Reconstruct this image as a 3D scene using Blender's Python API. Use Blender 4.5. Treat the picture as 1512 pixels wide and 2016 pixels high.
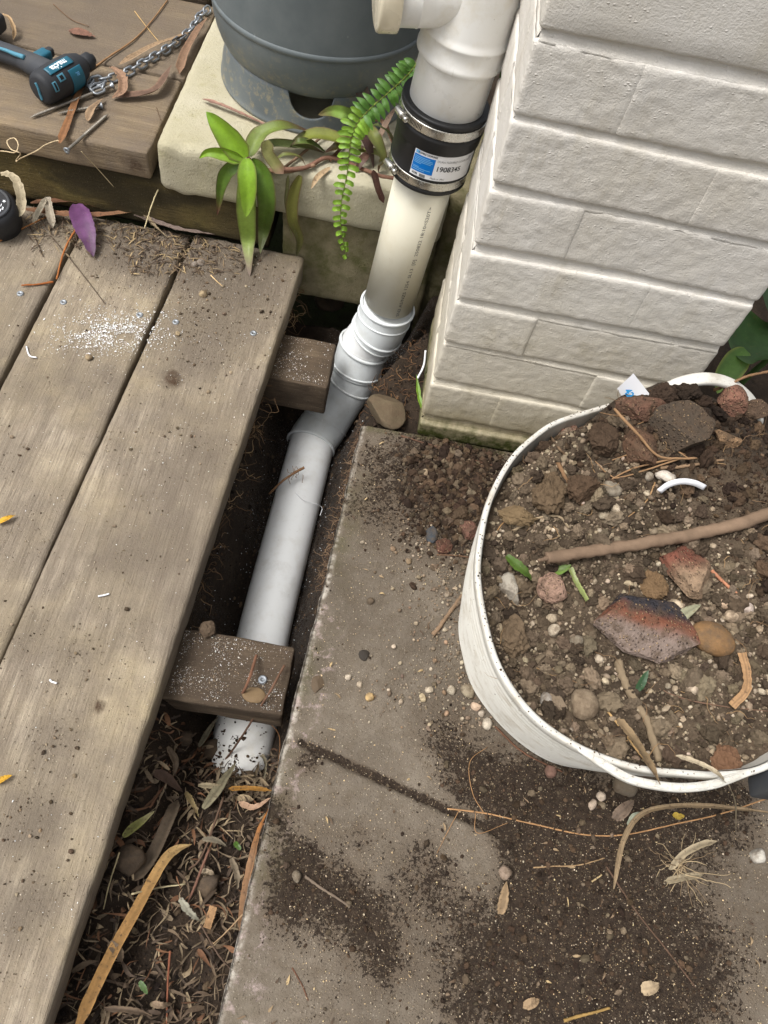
import bpy, bmesh, math, random
import numpy as np
from mathutils import Vector, Matrix

for o in list(bpy.data.objects): bpy.data.objects.remove(o)
SC = bpy.context.scene
COL = SC.collection
rng = np.random.default_rng(7); random.seed(7)
R = math.radians

# ---------------------------------------------------------------- camera
FPX, CX, CY = 1513.3, 756.0, 1008.0              # focal length in photo pixels (26 mm phone lens)
CAM = np.array([-.1045, -.7823, 1.0148])
def _axes(yaw, pitch, roll):
    d = np.array([math.sin(yaw)*math.cos(pitch), math.cos(yaw)*math.cos(pitch), -math.sin(pitch)])
    r = np.array([math.cos(yaw), -math.sin(yaw), 0.]); u = np.cross(r, d)
    c, s = math.cos(roll), math.sin(roll)
    return c*r+s*u, -s*r+c*u, d
AR, AU, AD = _axes(.1117, 1.0244, .2737)
cam = bpy.data.cameras.new('camera'); camo = bpy.data.objects.new('camera', cam); COL.objects.link(camo)
cam.sensor_fit = 'VERTICAL'; cam.sensor_height = 36; cam.lens = FPX/2016*36
cam.clip_start = .02; cam.clip_end = 300
camo.matrix_world = Matrix(((AR[0], AU[0], -AD[0], CAM[0]), (AR[1], AU[1], -AD[1], CAM[1]), (AR[2], AU[2], -AD[2], CAM[2]), (0, 0, 0, 1)))
SC.camera = camo

# ---------------------------------------------------------------- sky, sun, exposure (overcast daylight)
SUN_EL, SUN_AZ = R(64), R(-112)                   # azimuth from +Y towards +X: sun high on the left, a little behind the camera
w = bpy.data.worlds.new('World'); SC.world = w; w.use_nodes = True
nt = w.node_tree; bg = nt.nodes['Background']
sky = nt.nodes.new('ShaderNodeTexSky'); sky.sky_type = 'NISHITA'; sky.sun_disc = False
sky.sun_elevation = SUN_EL; sky.sun_rotation = SUN_AZ; sky.dust_density = 6; sky.air_density = 1.0; sky.ozone_density = 1.0
hs = nt.nodes.new('ShaderNodeHueSaturation'); hs.inputs['Saturation'].default_value = .22
nt.links.new(sky.outputs[0], hs.inputs['Color']); nt.links.new(hs.outputs[0], bg.inputs[0]); bg.inputs[1].default_value = .115
sun = bpy.data.lights.new('sun', 'SUN'); sun.energy = 1.5; sun.angle = R(22); sun.color = (1, .985, .96)
suno = bpy.data.objects.new('sun', sun); COL.objects.link(suno)
sd = Vector((math.sin(SUN_AZ)*math.cos(SUN_EL), math.cos(SUN_AZ)*math.cos(SUN_EL), math.sin(SUN_EL)))
suno.rotation_euler = sd.to_track_quat('Z', 'Y').to_euler(); suno.location = (-2, 1, 4)
SC.view_settings.view_transform = 'Standard'; SC.view_settings.look = 'None'
SC.view_settings.exposure = .72; SC.view_settings.gamma = 1.0
SC.render.engine = 'CYCLES'
SC.render.resolution_x = 768; SC.render.resolution_y = 1024

# ---------------------------------------------------------------- where a photo point lies in the place
def ray(u, v): return AD + AR*(u-CX)/FPX - AU*(v-CY)/FPX
def P(u, v, z=0.):  q = ray(u, v); return CAM + q*((z-CAM[2])/q[2])
def PY(u, v, Y):    q = ray(u, v); return CAM + q*((Y-CAM[1])/q[1])
def PH(u, v, h, lift=0.):                         # on a height field h(x, y)
    z = 0.
    for _ in range(14):
        p = P(u, v, z); z = .5*z + .5*(float(h(p[0], p[1]))+lift)
    return P(u, v, z)

# ---------------------------------------------------------------- noise
def _hash(i, j, k, s):
    with np.errstate(over='ignore'):
        n = (i.astype(np.uint32)*np.uint32(374761393) + j.astype(np.uint32)*np.uint32(668265263) + k.astype(np.uint32)*np.uint32(2147483647) + np.uint32((s*144665+1) & 0xffffffff))
        n = (n ^ (n >> np.uint32(13)))*np.uint32(1274126177); n = n ^ (n >> np.uint32(16))
        n = n*np.uint32(2246822519); n = n ^ (n >> np.uint32(15))
    return n.astype(np.float64)/4294967295.*2-1
def vnoise(p, s=0):
    p = np.asarray(p, float); f = np.floor(p); t = p-f; t = t*t*(3-2*t); i = f.astype(np.int64)
    o = 0
    for a in (0, 1):
        for b in (0, 1):
            for c in (0, 1):
                wt = (t[..., 0] if a else 1-t[..., 0])*(t[..., 1] if b else 1-t[..., 1])*(t[..., 2] if c else 1-t[..., 2])
                o = o + wt*_hash(i[..., 0]+a, i[..., 1]+b, i[..., 2]+c, s)
    return o
def fbm(p, sc=1., octv=4, s=0, gain=.5):
    p = np.asarray(p, float)*sc; a = 1.; o = 0; n = 0
    for k in range(octv):
        o = o + a*vnoise(p*(2.03**k)+7.3*k, s+k); n += a; a *= gain
    return o/n
def fbm2(x, y, sc, octv=4, s=0, gain=.5):
    x, y = np.broadcast_arrays(np.asarray(x, float), np.asarray(y, float))
    return fbm(np.stack([x, y, np.full_like(x, .37)], -1), sc, octv, s, gain)
def sm(a, b, x): t = np.clip((x-a)/(b-a), 0, 1); return t*t*(3-2*t)

# ---------------------------------------------------------------- object helpers
def S(r, g, b):                                   # 8-bit colour to linear
    return tuple((c/255/12.92 if c/255 <= .04045 else ((c/255+.055)/1.055)**2.4) for c in (r, g, b))
def tag(o, label=None, cat=None, group=None, kind=None):
    if label: o['label'] = label
    if cat: o['category'] = cat
    if group: o['group'] = group
    if kind: o['kind'] = kind
    return o
def thing(name, label, cat, loc=(0, 0, 0), group=None):
    o = bpy.data.objects.new(name, None); COL.objects.link(o); o.location = [float(c) for c in loc]; o.empty_display_size = .05
    return tag(o, label, cat, group)
def wpos(o):
    v = Vector((0, 0, 0))
    while o: v = v + Vector(o.location); o = o.parent
    return v
def mesh_data(name, V, F, mat, smooth=True, col=None, att=None):
    V = np.asarray(V, np.float32); Fs = F if isinstance(F, list) else [F]
    me = bpy.data.meshes.new(name); me.vertices.add(len(V)); me.vertices.foreach_set('co', V.ravel())
    idx = np.concatenate([np.asarray(f, np.int32).ravel() for f in Fs]); st = []; c = 0
    for f in Fs:
        f = np.asarray(f); n = f.shape[1]; st.append(c+np.arange(len(f))*n); c += len(f)*n
    st = np.concatenate(st).astype(np.int32)
    me.loops.add(len(idx)); me.loops.foreach_set('vertex_index', idx)
    me.polygons.add(len(st)); me.polygons.foreach_set('loop_start', st)
    me.update(calc_edges=True)
    me.polygons.foreach_set('use_smooth', np.full(len(st), bool(smooth)))
    if col is not None:
        col = np.asarray(col, np.float32)
        if col.ndim == 1: col = np.tile(col, (len(V), 1))
        a = me.attributes.new('col', 'FLOAT_COLOR', 'POINT'); a.data.foreach_set('color', np.c_[col[:, :3], np.ones(len(V), np.float32)].astype(np.float32).ravel())
    for k, v in (att or {}).items():
        a = me.attributes.new(k, 'FLOAT', 'POINT'); a.data.foreach_set('value', np.asarray(v, np.float32))
    if mat: me.materials.append(mat)
    me.update(); return me
def mk(name, V, F, mat, parent=None, smooth=True, col=None, att=None, org=None):
    """one mesh object; V in place coordinates, the origin moved to the piece's base"""
    V = np.asarray(V, float)
    if org is None: org = np.array([(V[:, 0].min()+V[:, 0].max())/2, (V[:, 1].min()+V[:, 1].max())/2, V[:, 2].min()])
    org = np.asarray(org, float)
    o = bpy.data.objects.new(name, mesh_data(name, V-org, F, mat, smooth, col, att)); COL.objects.link(o)
    if parent: o.parent = parent; o.location = Vector(org)-wpos(parent)
    else: o.location = org
    return o
def join(parts):
    Vs, Q, T, n, cs = [], [], [], 0, []
    for p in parts:
        V, F = p[0], p[1]
        for f in (F if isinstance(F, list) else [F]):
            f = np.asarray(f)
            (Q if f.shape[1] == 4 else T).append(f+n)
        Vs.append(V); n += len(V)
        if len(p) > 2: cs.append(np.tile(p[2], (len(V), 1)) if np.ndim(p[2]) == 1 else p[2])
    F = []
    if Q: F.append(np.concatenate(Q))
    if T: F.append(np.concatenate(T))
    return (np.concatenate(Vs), F) + ((np.concatenate(cs),) if cs else ())
def grid_faces(n, m, wrap=False):
    i, j = np.meshgrid(np.arange(n-1), np.arange(m if wrap else m-1), indexing='ij')
    a = i*m+j; b = i*m+(j+1) % m
    return np.stack([a, b, b+m, a+m], -1).reshape(-1, 4)
def spline(pts, n):
    pts = np.asarray(pts, float); k = len(pts)
    if k == 2: return pts[0]+(pts[1]-pts[0])*np.linspace(0, 1, n)[:, None]
    q = np.vstack([2*pts[0]-pts[1], pts, 2*pts[-1]-pts[-2]])
    s = np.linspace(0, k-1, n); i = np.minimum(s.astype(int), k-2); t = (s-i)[:, None]
    a, b, c, d = q[i], q[i+1], q[i+2], q[i+3]
    return .5*((2*b)+(-a+c)*t+(2*a-5*b+4*c-d)*t*t+(-a+3*b-3*c+d)*t**3)
def frames(C):
    T = np.gradient(C, axis=0); T /= np.linalg.norm(T, axis=1)[:, None]+1e-12
    n = np.cross(T[0], [0, 0, 1.]); n = n if np.linalg.norm(n) > 1e-3 else np.cross(T[0], [1., 0, 0]); n /= np.linalg.norm(n)
    N = [n]
    for i in range(1, len(C)):
        n = N[-1]-T[i]*(N[-1]@T[i]); N.append(n/(np.linalg.norm(n)+1e-12))
    N = np.array(N); return T, N, np.cross(T, N)
def tube(C, rad, n=8, cap=True, wob=0., sd=0):
    C = np.asarray(C, float); T, N, B = frames(C); rad = np.broadcast_to(np.asarray(rad, float), (len(C),))
    a = np.arange(n)/n*2*np.pi
    rr = rad[:, None]*np.ones(n)
    if wob: rr = rr*(1+wob*np.random.default_rng(sd).normal(size=rr.shape))
    V = C[:, None]+rr[..., None]*(np.cos(a)[None, :, None]*N[:, None]+np.sin(a)[None, :, None]*B[:, None])
    V = V.reshape(-1, 3); F = [grid_faces(len(C), n, True)]
    if cap:
        k = len(V); V = np.vstack([V, C[0], C[-1]]); j = np.arange(n); e = (len(C)-1)*n
        F.append(np.concatenate([np.stack([np.full(n, k), (j+1) % n, j], -1), np.stack([np.full(n, k+1), e+j, e+(j+1) % n], -1)]))
    return V, F
def lathe(prof, n=48, org=(0, 0, 0), axis=(0, 0, 1), ref=None):
    """profile of (radius, height) turned about an axis"""
    ax = np.asarray(axis, float); ax /= np.linalg.norm(ax)
    x = np.cross(ax, [0, 1., 0] if ref is None else ref); x = x if np.linalg.norm(x) > 1e-3 else np.cross(ax, [1., 0, 0]); x /= np.linalg.norm(x); y = np.cross(ax, x)
    a = np.arange(n)/n*2*np.pi; pr = np.asarray(prof, float)
    V = np.asarray(org)+pr[:, 0][:, None, None]*(np.cos(a)[None, :, None]*x+np.sin(a)[None, :, None]*y)+pr[:, 1][:, None, None]*ax
    return V.reshape(-1, 3), [grid_faces(len(pr), n, True)]
def rbox(size, r=.003, seg=.02, cen=(0, 0, 0)):
    """rounded box with a grid on every face"""
    h = np.asarray(size, float)/2
    def ax(k):
        n = max(1, int(round((2*h[k]-2*r)/(seg if np.isscalar(seg) else seg[k]))))
        return np.unique(np.round(np.concatenate([[-h[k], -h[k]+.35*r], np.linspace(-h[k]+r, h[k]-r, n+1), [h[k]-.35*r, h[k]]]), 7))
    A = [ax(0), ax(1), ax(2)]; Vs, Fs, n0 = [], [], 0
    for k in range(3):
        i, j = (k+1) % 3, (k+2) % 3; a, b = np.meshgrid(A[i], A[j], indexing='ij')
        for sgn in (-1, 1):
            V = np.zeros(a.shape+(3,)); V[..., i] = a; V[..., j] = b; V[..., k] = sgn*h[k]
            F = grid_faces(len(A[i]), len(A[j])); F = F if sgn > 0 else F[:, ::-1]
            Vs.append(V.reshape(-1, 3)); Fs.append(F+n0); n0 += a.size
    V = np.concatenate(Vs); F = np.concatenate(Fs)
    key = np.round(V, 6); _, first, inv = np.unique(key, axis=0, return_index=True, return_inverse=True)
    V = V[first]; F = inv.ravel()[F]
    inn = np.clip(V, -(h-r), h-r); q = V-inn; L = np.linalg.norm(q, axis=1)[:, None]
    V = np.where(L > 1e-9, inn+q/np.maximum(L, 1e-9)*r, V)
    return V+np.asarray(cen), F
def ico(sub):
    bm = bmesh.new(); bmesh.ops.create_icosphere(bm, subdivisions=sub, radius=1)
    bm.verts.ensure_lookup_table(); V = np.array([v.co[:] for v in bm.verts]); F = np.array([[v.index for v in f.verts] for f in bm.faces]); bm.free()
    return V, F
ICO = {k: ico(k) for k in (1, 2, 3, 4)}
def rock(dims, sd, cuts=7, sub=3, rough=.10, soft=0., side=0):
    V, F = ICO[sub]; V = V.copy(); g = np.random.default_rng(sd)
    for _ in range(cuts):
        n = g.normal(size=3); n /= np.linalg.norm(n); d = g.uniform(.5, .85); k = V@n-d
        V = V-np.clip(k, 0, None)[:, None]*n*(1-soft)
    for i in range(side):                           # broken upright faces
        a = (i+g.uniform(.15, .85))/side*2*np.pi; n = np.array([math.cos(a), math.sin(a), g.normal(0, .15)]); n /= np.linalg.norm(n); k = V@n-g.uniform(.42, .68); V = V-np.clip(k, 0, None)[:, None]*n
    V = V*(1+rough*fbm(V, 2.2, 4, sd, .6)[:, None]+.45*rough*fbm(V, 8, 3, sd+3, .6)[:, None])
    V /= np.abs(V).max(0)
    return V*np.asarray(dims)/2, F
def rotz(V, a): c, s = math.cos(a), math.sin(a); return np.asarray(V)@np.array([[c, s, 0], [-s, c, 0], [0, 0, 1]])
def rotm(g, n, flat=None):
    q = g.normal(size=(n, 4)); q /= np.linalg.norm(q, axis=1)[:, None]; w_, x, y, z = q.T
    if flat is not None:
        a = g.uniform(0, 2*np.pi, n); t = g.normal(0, flat, (n, 2)); c, s = np.cos(a), np.sin(a)
        M = np.zeros((n, 3, 3)); M[:, 0, 0] = c; M[:, 0, 1] = -s; M[:, 1, 0] = s; M[:, 1, 1] = c; M[:, 2, 2] = 1
        M[:, 2, 0] = t[:, 0]; M[:, 2, 1] = t[:, 1]; return M
    return np.stack([1-2*(y*y+z*z), 2*(x*y-z*w_), 2*(x*z+y*w_), 2*(x*y+z*w_), 1-2*(x*x+z*z), 2*(y*z-x*w_), 2*(x*z-y*w_), 2*(y*z+x*w_), 1-2*(x*x+y*y)], -1).reshape(n, 3, 3)
def scat(name, tm, pos, M, scl, col, mat, jit=.25, kind='stuff', label=None, cat=None, parent=None, smooth=False, sd=1):
    """many small bits as one mesh of real pieces"""
    g = np.random.default_rng(sd); TV, TF = tm; n = len(pos); k = len(TV)
    V = TV[None]*(1+g.normal(0, jit, (n, k, 1)))*np.asarray(scl)[:, None, :]
    V = np.einsum('nij,nkj->nki', M, V)+np.asarray(pos)[:, None]
    F = (TF[None]+(np.arange(n)*k)[:, None, None]).reshape(-1, TF.shape[1])
    o = mk(name, V.reshape(-1, 3), F, mat, parent, smooth, np.repeat(np.asarray(col), k, 0), org=(0, 0, 0))
    return tag(o, label, cat, kind=kind)
def pick(g, pal, n, var=.18):
    c = np.array(pal)[g.integers(0, len(pal), n)]; return np.clip(c*(1+g.normal(0, var, (n, 1)))*(1+g.normal(0, .018, (n, 3))), .002, .95)
def blade(path, width, n=24, m=5, fold=.2, twist=0., prof='leaf', up=None, curl=0., thick=0.):
    """a leaf: a strip along a path with a width profile, folded along its midrib"""
    C = spline(path, n); T = np.gradient(C, axis=0); T /= np.linalg.norm(T, axis=1)[:, None]+1e-9
    up = np.array([0, 0, 1.]) if up is None else np.asarray(up, float)
    t = np.linspace(0, 1, n)
    if prof == 'leaf': wd = (t+.02)**.5*(1-t)**.8/.56
    elif prof == 'lance': wd = np.clip(np.minimum(1, (t+.12)*4), 0, 1)*np.clip((1-t)*1.6, 0, 1)**.8
    elif prof == 'straw': wd = np.clip(np.minimum(t*9+.25, (1-t)*5+.1), 0, 1)
    else: wd = np.ones(n)
    x = np.linspace(-1, 1, m); B = np.cross(T, up); B /= np.linalg.norm(B, axis=1)[:, None]+1e-9; N = np.cross(B, T)
    tw = twist*t
    B2 = B*np.cos(tw)[:, None]+N*np.sin(tw)[:, None]; N2 = -B*np.sin(tw)[:, None]+N*np.cos(tw)[:, None]
    hw = (width/2*wd)[:, None, None]
    V = C[:, None]+hw*x[None, :, None]*B2[:, None]+hw*(fold*np.abs(x)[None, :, None]+curl*(x**2)[None, :, None])*N2[:, None]
    return V.reshape(-1, 3), [grid_faces(n, m)]
def text_mesh(s, size=1., bold=0., align='CENTER'):
    cu = bpy.data.curves.new('lettering', 'FONT'); cu.body = s; cu.size = size; cu.align_x = align; cu.align_y = 'CENTER'; cu.offset = bold; cu.resolution_u = 3
    o = bpy.data.objects.new('lettering', cu); COL.objects.link(o); bpy.context.view_layer.update()
    me = bpy.data.meshes.new_from_object(o.evaluated_get(bpy.context.evaluated_depsgraph_get()))
    V = np.array([v.co[:] for v in me.vertices]).reshape(-1, 3); T = []
    me.calc_loop_triangles(); T = np.array([t.vertices[:] for t in me.loop_triangles]).reshape(-1, 3)
    bpy.data.objects.remove(o); bpy.data.meshes.remove(me); return V, T

# ---------------------------------------------------------------- materials
class NB:
    def __init__(s, name):
        s.m = bpy.data.materials.new(name); s.m.use_nodes = True; s.t = s.m.node_tree; s.b = s.t.nodes['Principled BSDF']
        s.pos = s.t.nodes.new('ShaderNodeNewGeometry').outputs['Position']
    def n(s, kind, **kw):
        x = s.t.nodes.new('ShaderNode'+kind)
        for k, v in kw.items(): setattr(x, k, v)
        return x
    def link(s, a, b):
        if isinstance(a, bpy.types.NodeSocket): s.t.links.new(a, b)
        elif isinstance(a, (tuple, list)) and len(a) == 3 and b.type == 'RGBA': b.default_value = (*a, 1)
        else: b.default_value = a
    def mp(s, scale, rot=(0, 0, 0), loc=(0, 0, 0), vec=None):
        x = s.n('Mapping'); s.link(vec or s.pos, x.inputs[0]); x.inputs['Scale'].default_value = scale if not np.isscalar(scale) else (scale,)*3
        x.inputs['Rotation'].default_value = rot; x.inputs['Location'].default_value = loc; return x.outputs[0]
    def noise(s, sc, det=4, rough=.55, vec=None, dist=0., col=False):
        x = s.n('TexNoise'); s.link(vec or s.pos, x.inputs['Vector']); x.inputs['Scale'].default_value = sc; x.inputs['Detail'].default_value = det
        x.inputs['Roughness'].default_value = rough; x.inputs['Distortion'].default_value = dist; return x.outputs['Color' if col else 'Fac']
    def vor(s, sc, vec=None, feat='F1', out='Distance', rnd=1.):
        x = s.n('TexVoronoi', feature=feat); s.link(vec or s.pos, x.inputs['Vector']); x.inputs['Scale'].default_value = sc; x.inputs['Randomness'].default_value = rnd; return x.outputs[out]
    def ramp(s, f, *st, interp='LINEAR'):
        x = s.n('ValToRGB'); s.link(f, x.inputs[0]); e = x.color_ramp; e.interpolation = interp
        while len(e.elements) < len(st): e.elements.new(.5)
        for el, (p, c) in zip(e.elements, st): el.position = p; el.color = (c, c, c, 1) if np.isscalar(c) else (*c, 1)
        return x.outputs[0]
    def mix(s, f, a, b, mode='MIX'):
        x = s.n('Mix', data_type='RGBA', blend_type=mode); s.link(f, x.inputs[0]); s.link(a, x.inputs[6]); s.link(b, x.inputs[7]); return x.outputs[2]
    def ma(s, op, a, b=0., c=None, clamp=False):
        x = s.n('Math', operation=op, use_clamp=clamp); s.link(a, x.inputs[0]); s.link(b, x.inputs[1])
        if c is not None: s.link(c, x.inputs[2])
        return x.outputs[0]
    def attr(s, nm, out='Fac'):
        x = s.n('Attribute', attribute_name=nm); return x.outputs[out]
    def z(s):
        x = s.n('SeparateXYZ'); s.link(s.pos, x.inputs[0]); return x.outputs['Z']
    def rnd(s): return s.n('ObjectInfo').outputs['Random']
    def bump(s, h, st=.5, d=.002, prev=None):
        x = s.n('Bump'); s.link(h, x.inputs['Height']); x.inputs['Strength'].default_value = st; x.inputs['Distance'].default_value = d
        if prev: s.link(prev, x.inputs['Normal'])
        return x.outputs[0]
    def done(s, col, rough=.6, nor=None, metal=0., spec=.5, **kw):
        s.link(col, s.b.inputs['Base Color']); s.link(rough, s.b.inputs['Roughness']); s.link(metal, s.b.inputs['Metallic']); s.b.inputs['Specular IOR Level'].default_value = spec
        if nor: s.link(nor, s.b.inputs['Normal'])
        for k, v in kw.items(): s.link(v, s.b.inputs[k])
        return s.m

def wood(name, light, dark, dirt, length='Y', use_attr=True, warm=None):
    b = NB(name); L = (45, 2.2, 45) if length == 'Y' else (2.2, 45, 45)
    off = b.n('VectorMath', operation='ADD'); b.link(b.pos, off.inputs[0]); cmb = b.n('CombineXYZ'); r = b.ma('MULTIPLY', b.rnd(), 37.); b.link(r, cmb.inputs[0]); b.link(r, cmb.inputs[1]); b.link(cmb.outputs[0], off.inputs[1])
    v = off.outputs[0]
    g1 = b.noise(1.6, 5, .6, b.mp(L, vec=v), .6); g2 = b.noise(6, 4, .7, b.mp(tuple(c*1.3 for c in L), vec=v), .3)
    big = b.noise(6, 3, .6, v); mid = b.noise(28, 4, .65, v)
    c = b.mix(b.ramp(g1, (.3, 0.), (.7, 1.)), light, dark)
    c = b.mix(b.ramp(g2, (.42, 0.), (.72, .75)), c, tuple(k*.42 for k in dark))
    if warm: c = b.mix(b.ramp(big, (.42, 0.), (.68, .7)), c, warm)
    c = b.mix(b.ramp(mid, (.4, 0.), (.7, .7)), c, dirt); c = b.mix(b.ramp(b.noise(3.2, 4, .6, v), (.42, 0.), (.66, .75)), c, tuple(k*.72 for k in dirt))
    if use_attr:
        d = b.attr('dirt'); fine = b.noise(160, 4, .75)
        c = b.mix(b.ma('MULTIPLY', b.ma('ADD', d, b.ma('SUBTRACT', fine, .5), clamp=True), b.ramp(d, (.02, 0.), (.2, 1.)), clamp=True), c, b.mix(b.noise(300, 3, .7), tuple(k*.55 for k in dirt), dirt))
        c = b.mix(b.ma('MULTIPLY', b.ramp(d, (.05, 0.), (.7, 1.)), .55), c, tuple(k*.62 for k in dirt))
        k = b.attr('knot'); c = b.mix(b.ma('MULTIPLY', k, b.ramp(b.noise(90, 3), (.3, .4), (.6, 1.))), c, S(72, 56, 42))
    spk = b.ramp(b.noise(520, 2, .5), (.68, 0.), (.74, 1.)); c = b.mix(b.ma('MULTIPLY', spk, .35), c, S(190, 180, 160))
    h = b.ma('ADD', b.ma('MULTIPLY', g2, .8), b.ma('MULTIPLY', b.noise(240, 4, .7), .6))
    return b.done(c, .82, b.bump(h, 1., .0024), spec=.25)
M = {}
M['deck'] = wood('weathered_deck_timber', S(174, 161, 141), S(131, 118, 102), S(120, 108, 94), 'Y', warm=S(162, 147, 117))
M['step'] = wood('step_timber', S(166, 146, 116), S(120, 102, 78), S(120, 107, 93), 'X', True, warm=S(144, 126, 100))
M['stepface'] = wood('dark_step_timber', S(138, 118, 76), S(98, 82, 48), S(66, 58, 38), 'X', True, warm=S(120, 108, 62))  # darker, more olive tone than the step timber
M['joist'] = wood('old_joist_timber', S(122, 106, 86), S(78, 64, 50), S(84, 71, 58), 'X', True)
def concrete():
    b = NB('path_concrete'); d = b.attr('dirt'); f1 = b.noise(230, 5, .75); f2 = b.noise(45, 5, .65); big = b.noise(7, 4, .6)
    c = b.mix(b.ramp(big, (.35, 0.), (.65, 1.)), S(96, 87, 76), S(122, 112, 99)); c = b.mix(b.ramp(f2, (.4, 0.), (.7, .6)), c, S(86, 75, 61))
    ag = b.vor(330, out='Color'); agd = b.ramp(b.vor(330), (.0, 1.), (.35, 0.)); sep = b.n('SeparateColor'); b.link(ag, sep.inputs[0])
    c = b.mix(b.ma('MULTIPLY', agd, b.ramp(sep.outputs[0], (.72, 0.), (.8, .6))), c, S(196, 184, 164)); c = b.mix(b.ma('MULTIPLY', agd, b.ramp(sep.outputs[1], (.78, 0.), (.85, .6))), c, S(72, 62, 52))
    e = b.attr('edge'); c = b.mix(b.ma('MULTIPLY', e, b.ramp(b.noise(90, 4, .7), (.42, 0.), (.6, .8))), c, S(190, 182, 170))
    pk = b.attr('pink'); c = b.mix(b.ma('MULTIPLY', pk, b.ramp(b.noise(55, 4, .7), (.54, 0.), (.68, .6))), c, S(184, 164, 160))
    c = b.mix(b.ma('MULTIPLY', b.ramp(b.ma('ADD', d, b.ma('MULTIPLY', b.ma('SUBTRACT', b.noise(24, 5, .7), .5), .9)), (.12, 0.), (.75, 1.)), .72), c, b.mix(f2, S(72, 60, 49), S(98, 84, 69)))
    brk = b.ma('ADD', b.ma('MULTIPLY', b.ramp(b.noise(270, 3, .7), (.3, 0.), (.7, 1.)), .68), b.ma('MULTIPLY', b.ramp(b.noise(60, 4, .65), (.3, 0.), (.7, 1.)), .42))
    mk_ = b.ramp(b.ma('SUBTRACT', b.ma('MULTIPLY_ADD', d, .86, -.02), brk), (.0, 0.), (.14, 1.))
    s = b.mix(b.ramp(b.noise(120, 4, .7), (.35, 0.), (.7, 1.)), S(48, 39, 32), S(70, 58, 47)); s = b.mix(b.ramp(b.noise(420, 2, .5), (.66, 0.), (.73, .8)), s, S(158, 140, 112))
    c = b.mix(mk_, c, s)
    g = b.attr('moss'); c = b.mix(b.ma('MULTIPLY', g, b.ramp(b.noise(60, 4, .7), (.35, 0.), (.6, 1.))), c, S(66, 66, 30))
    h = b.ma('ADD', b.ma('MULTIPLY', f1, .6), b.ma('ADD', b.ma('MULTIPLY', mk_, b.noise(260, 4, .8)), b.ma('MULTIPLY', agd, .25)))
    return b.done(c, .93, b.bump(h, 1., .0035), spec=.2)
M['path'] = concrete()
def soil(name, a, b_, sp):
    b = NB(name); f = b.noise(55, 6, .75); f2 = b.noise(300, 4, .8); d = b.attr('dirt')
    c = b.mix(b.ramp(f, (.35, 0.), (.68, 1.)), a, b_); c = b.mix(b.ramp(f2, (.62, 0.), (.72, .6)), c, sp); c = b.mix(b.ramp(b.noise(14, 3, .6), (.4, 0.), (.65, .7)), c, tuple(.6*k for k in a))
    c = b.mix(d, c, S(34, 31, 30))  # attribute value takes the soil colour towards near-black
    w_ = b.ma('MULTIPLY', b.attr('dust'), b.ramp(b.noise(420, 3, .8), (.58, 0.), (.66, 1.))); c = b.mix(w_, c, S(205, 205, 205))
    h = b.ma('ADD', f, b.ma('MULTIPLY', f2, .5)); return b.done(c, .95, b.bump(h, 1., .005), spec=.15)
M['soil'] = soil('trench_soil', S(48, 40, 33), S(70, 58, 47), S(120, 102, 82))
M['tubsoil'] = soil('tub_soil', S(76, 64, 52), S(114, 99, 82), S(172, 154, 128))
def vc(name, rough=.8, bs=250, bst=.5, var=.35, bd=.0015, spec=.3, vs=120, sss=False, **kw):
    b = NB(name); c = b.attr('col', 'Color'); n = b.noise(vs, 5, .7)
    c = b.mix(var, c, b.mix(n, tuple([.25]*3), tuple([1.7]*3)), 'MULTIPLY') if var else c
    return b.done(c, rough, b.bump(b.noise(bs, 4, .7), bst, bd) if bst else None, spec=spec, **kw)
M['crumb'] = vc('soil_crumbs', .95, 600, .8, .6, .002, .12)
def stonem():
    b = NB('stones'); c = b.attr('col', 'Color'); c = b.mix(.6, c, b.mix(b.noise(120, 5, .7), (.3,)*3, (1.6,)*3), 'MULTIPLY'); c = b.mix(b.ramp(b.noise(75, 5, .7), (.42, .0), (.62, .75)), c, S(92, 77, 61))
    return b.done(c, .88, b.bump(b.noise(330, 5, .7), .8, .0018), spec=.2)
M['stone'] = stonem()
M['litter'] = vc('dry_litter', .75, 300, .4, .4, .0008, .3)
M['chip'] = vc('pvc_shavings', .6, 300, 0, 0, spec=.4)
M['root'] = vc('roots', .85, 500, .5, .4, .0006, .2)
def brickstone():
    b = NB('broken_brick'); c = b.attr('col', 'Color'); v = b.vor(260, out='Color'); sp = b.n('SeparateColor'); b.link(v, sp.inputs[0]); d = b.ramp(b.vor(260), (.1, 1.), (.4, 0.))
    c = b.mix(.5, c, b.mix(b.noise(150, 5, .75), (.2,)*3, (1.8,)*3), 'MULTIPLY'); c = b.mix(b.ma('MULTIPLY', d, b.ramp(sp.outputs[0], (.6, 0.), (.66, .8))), c, S(196, 166, 128)); c = b.mix(b.ma('MULTIPLY', d, b.ramp(sp.outputs[1], (.75, 0.), (.8, .8))), c, S(60, 48, 44))
    c = b.mix(b.ramp(b.noise(70, 5, .7), (.44, .0), (.66, .8)), c, S(84, 69, 55))
    return b.done(c, .9, b.bump(b.ma('ADD', b.noise(300, 5, .75), d), .9, .003), spec=.2)
M['brickstone'] = brickstone()
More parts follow.
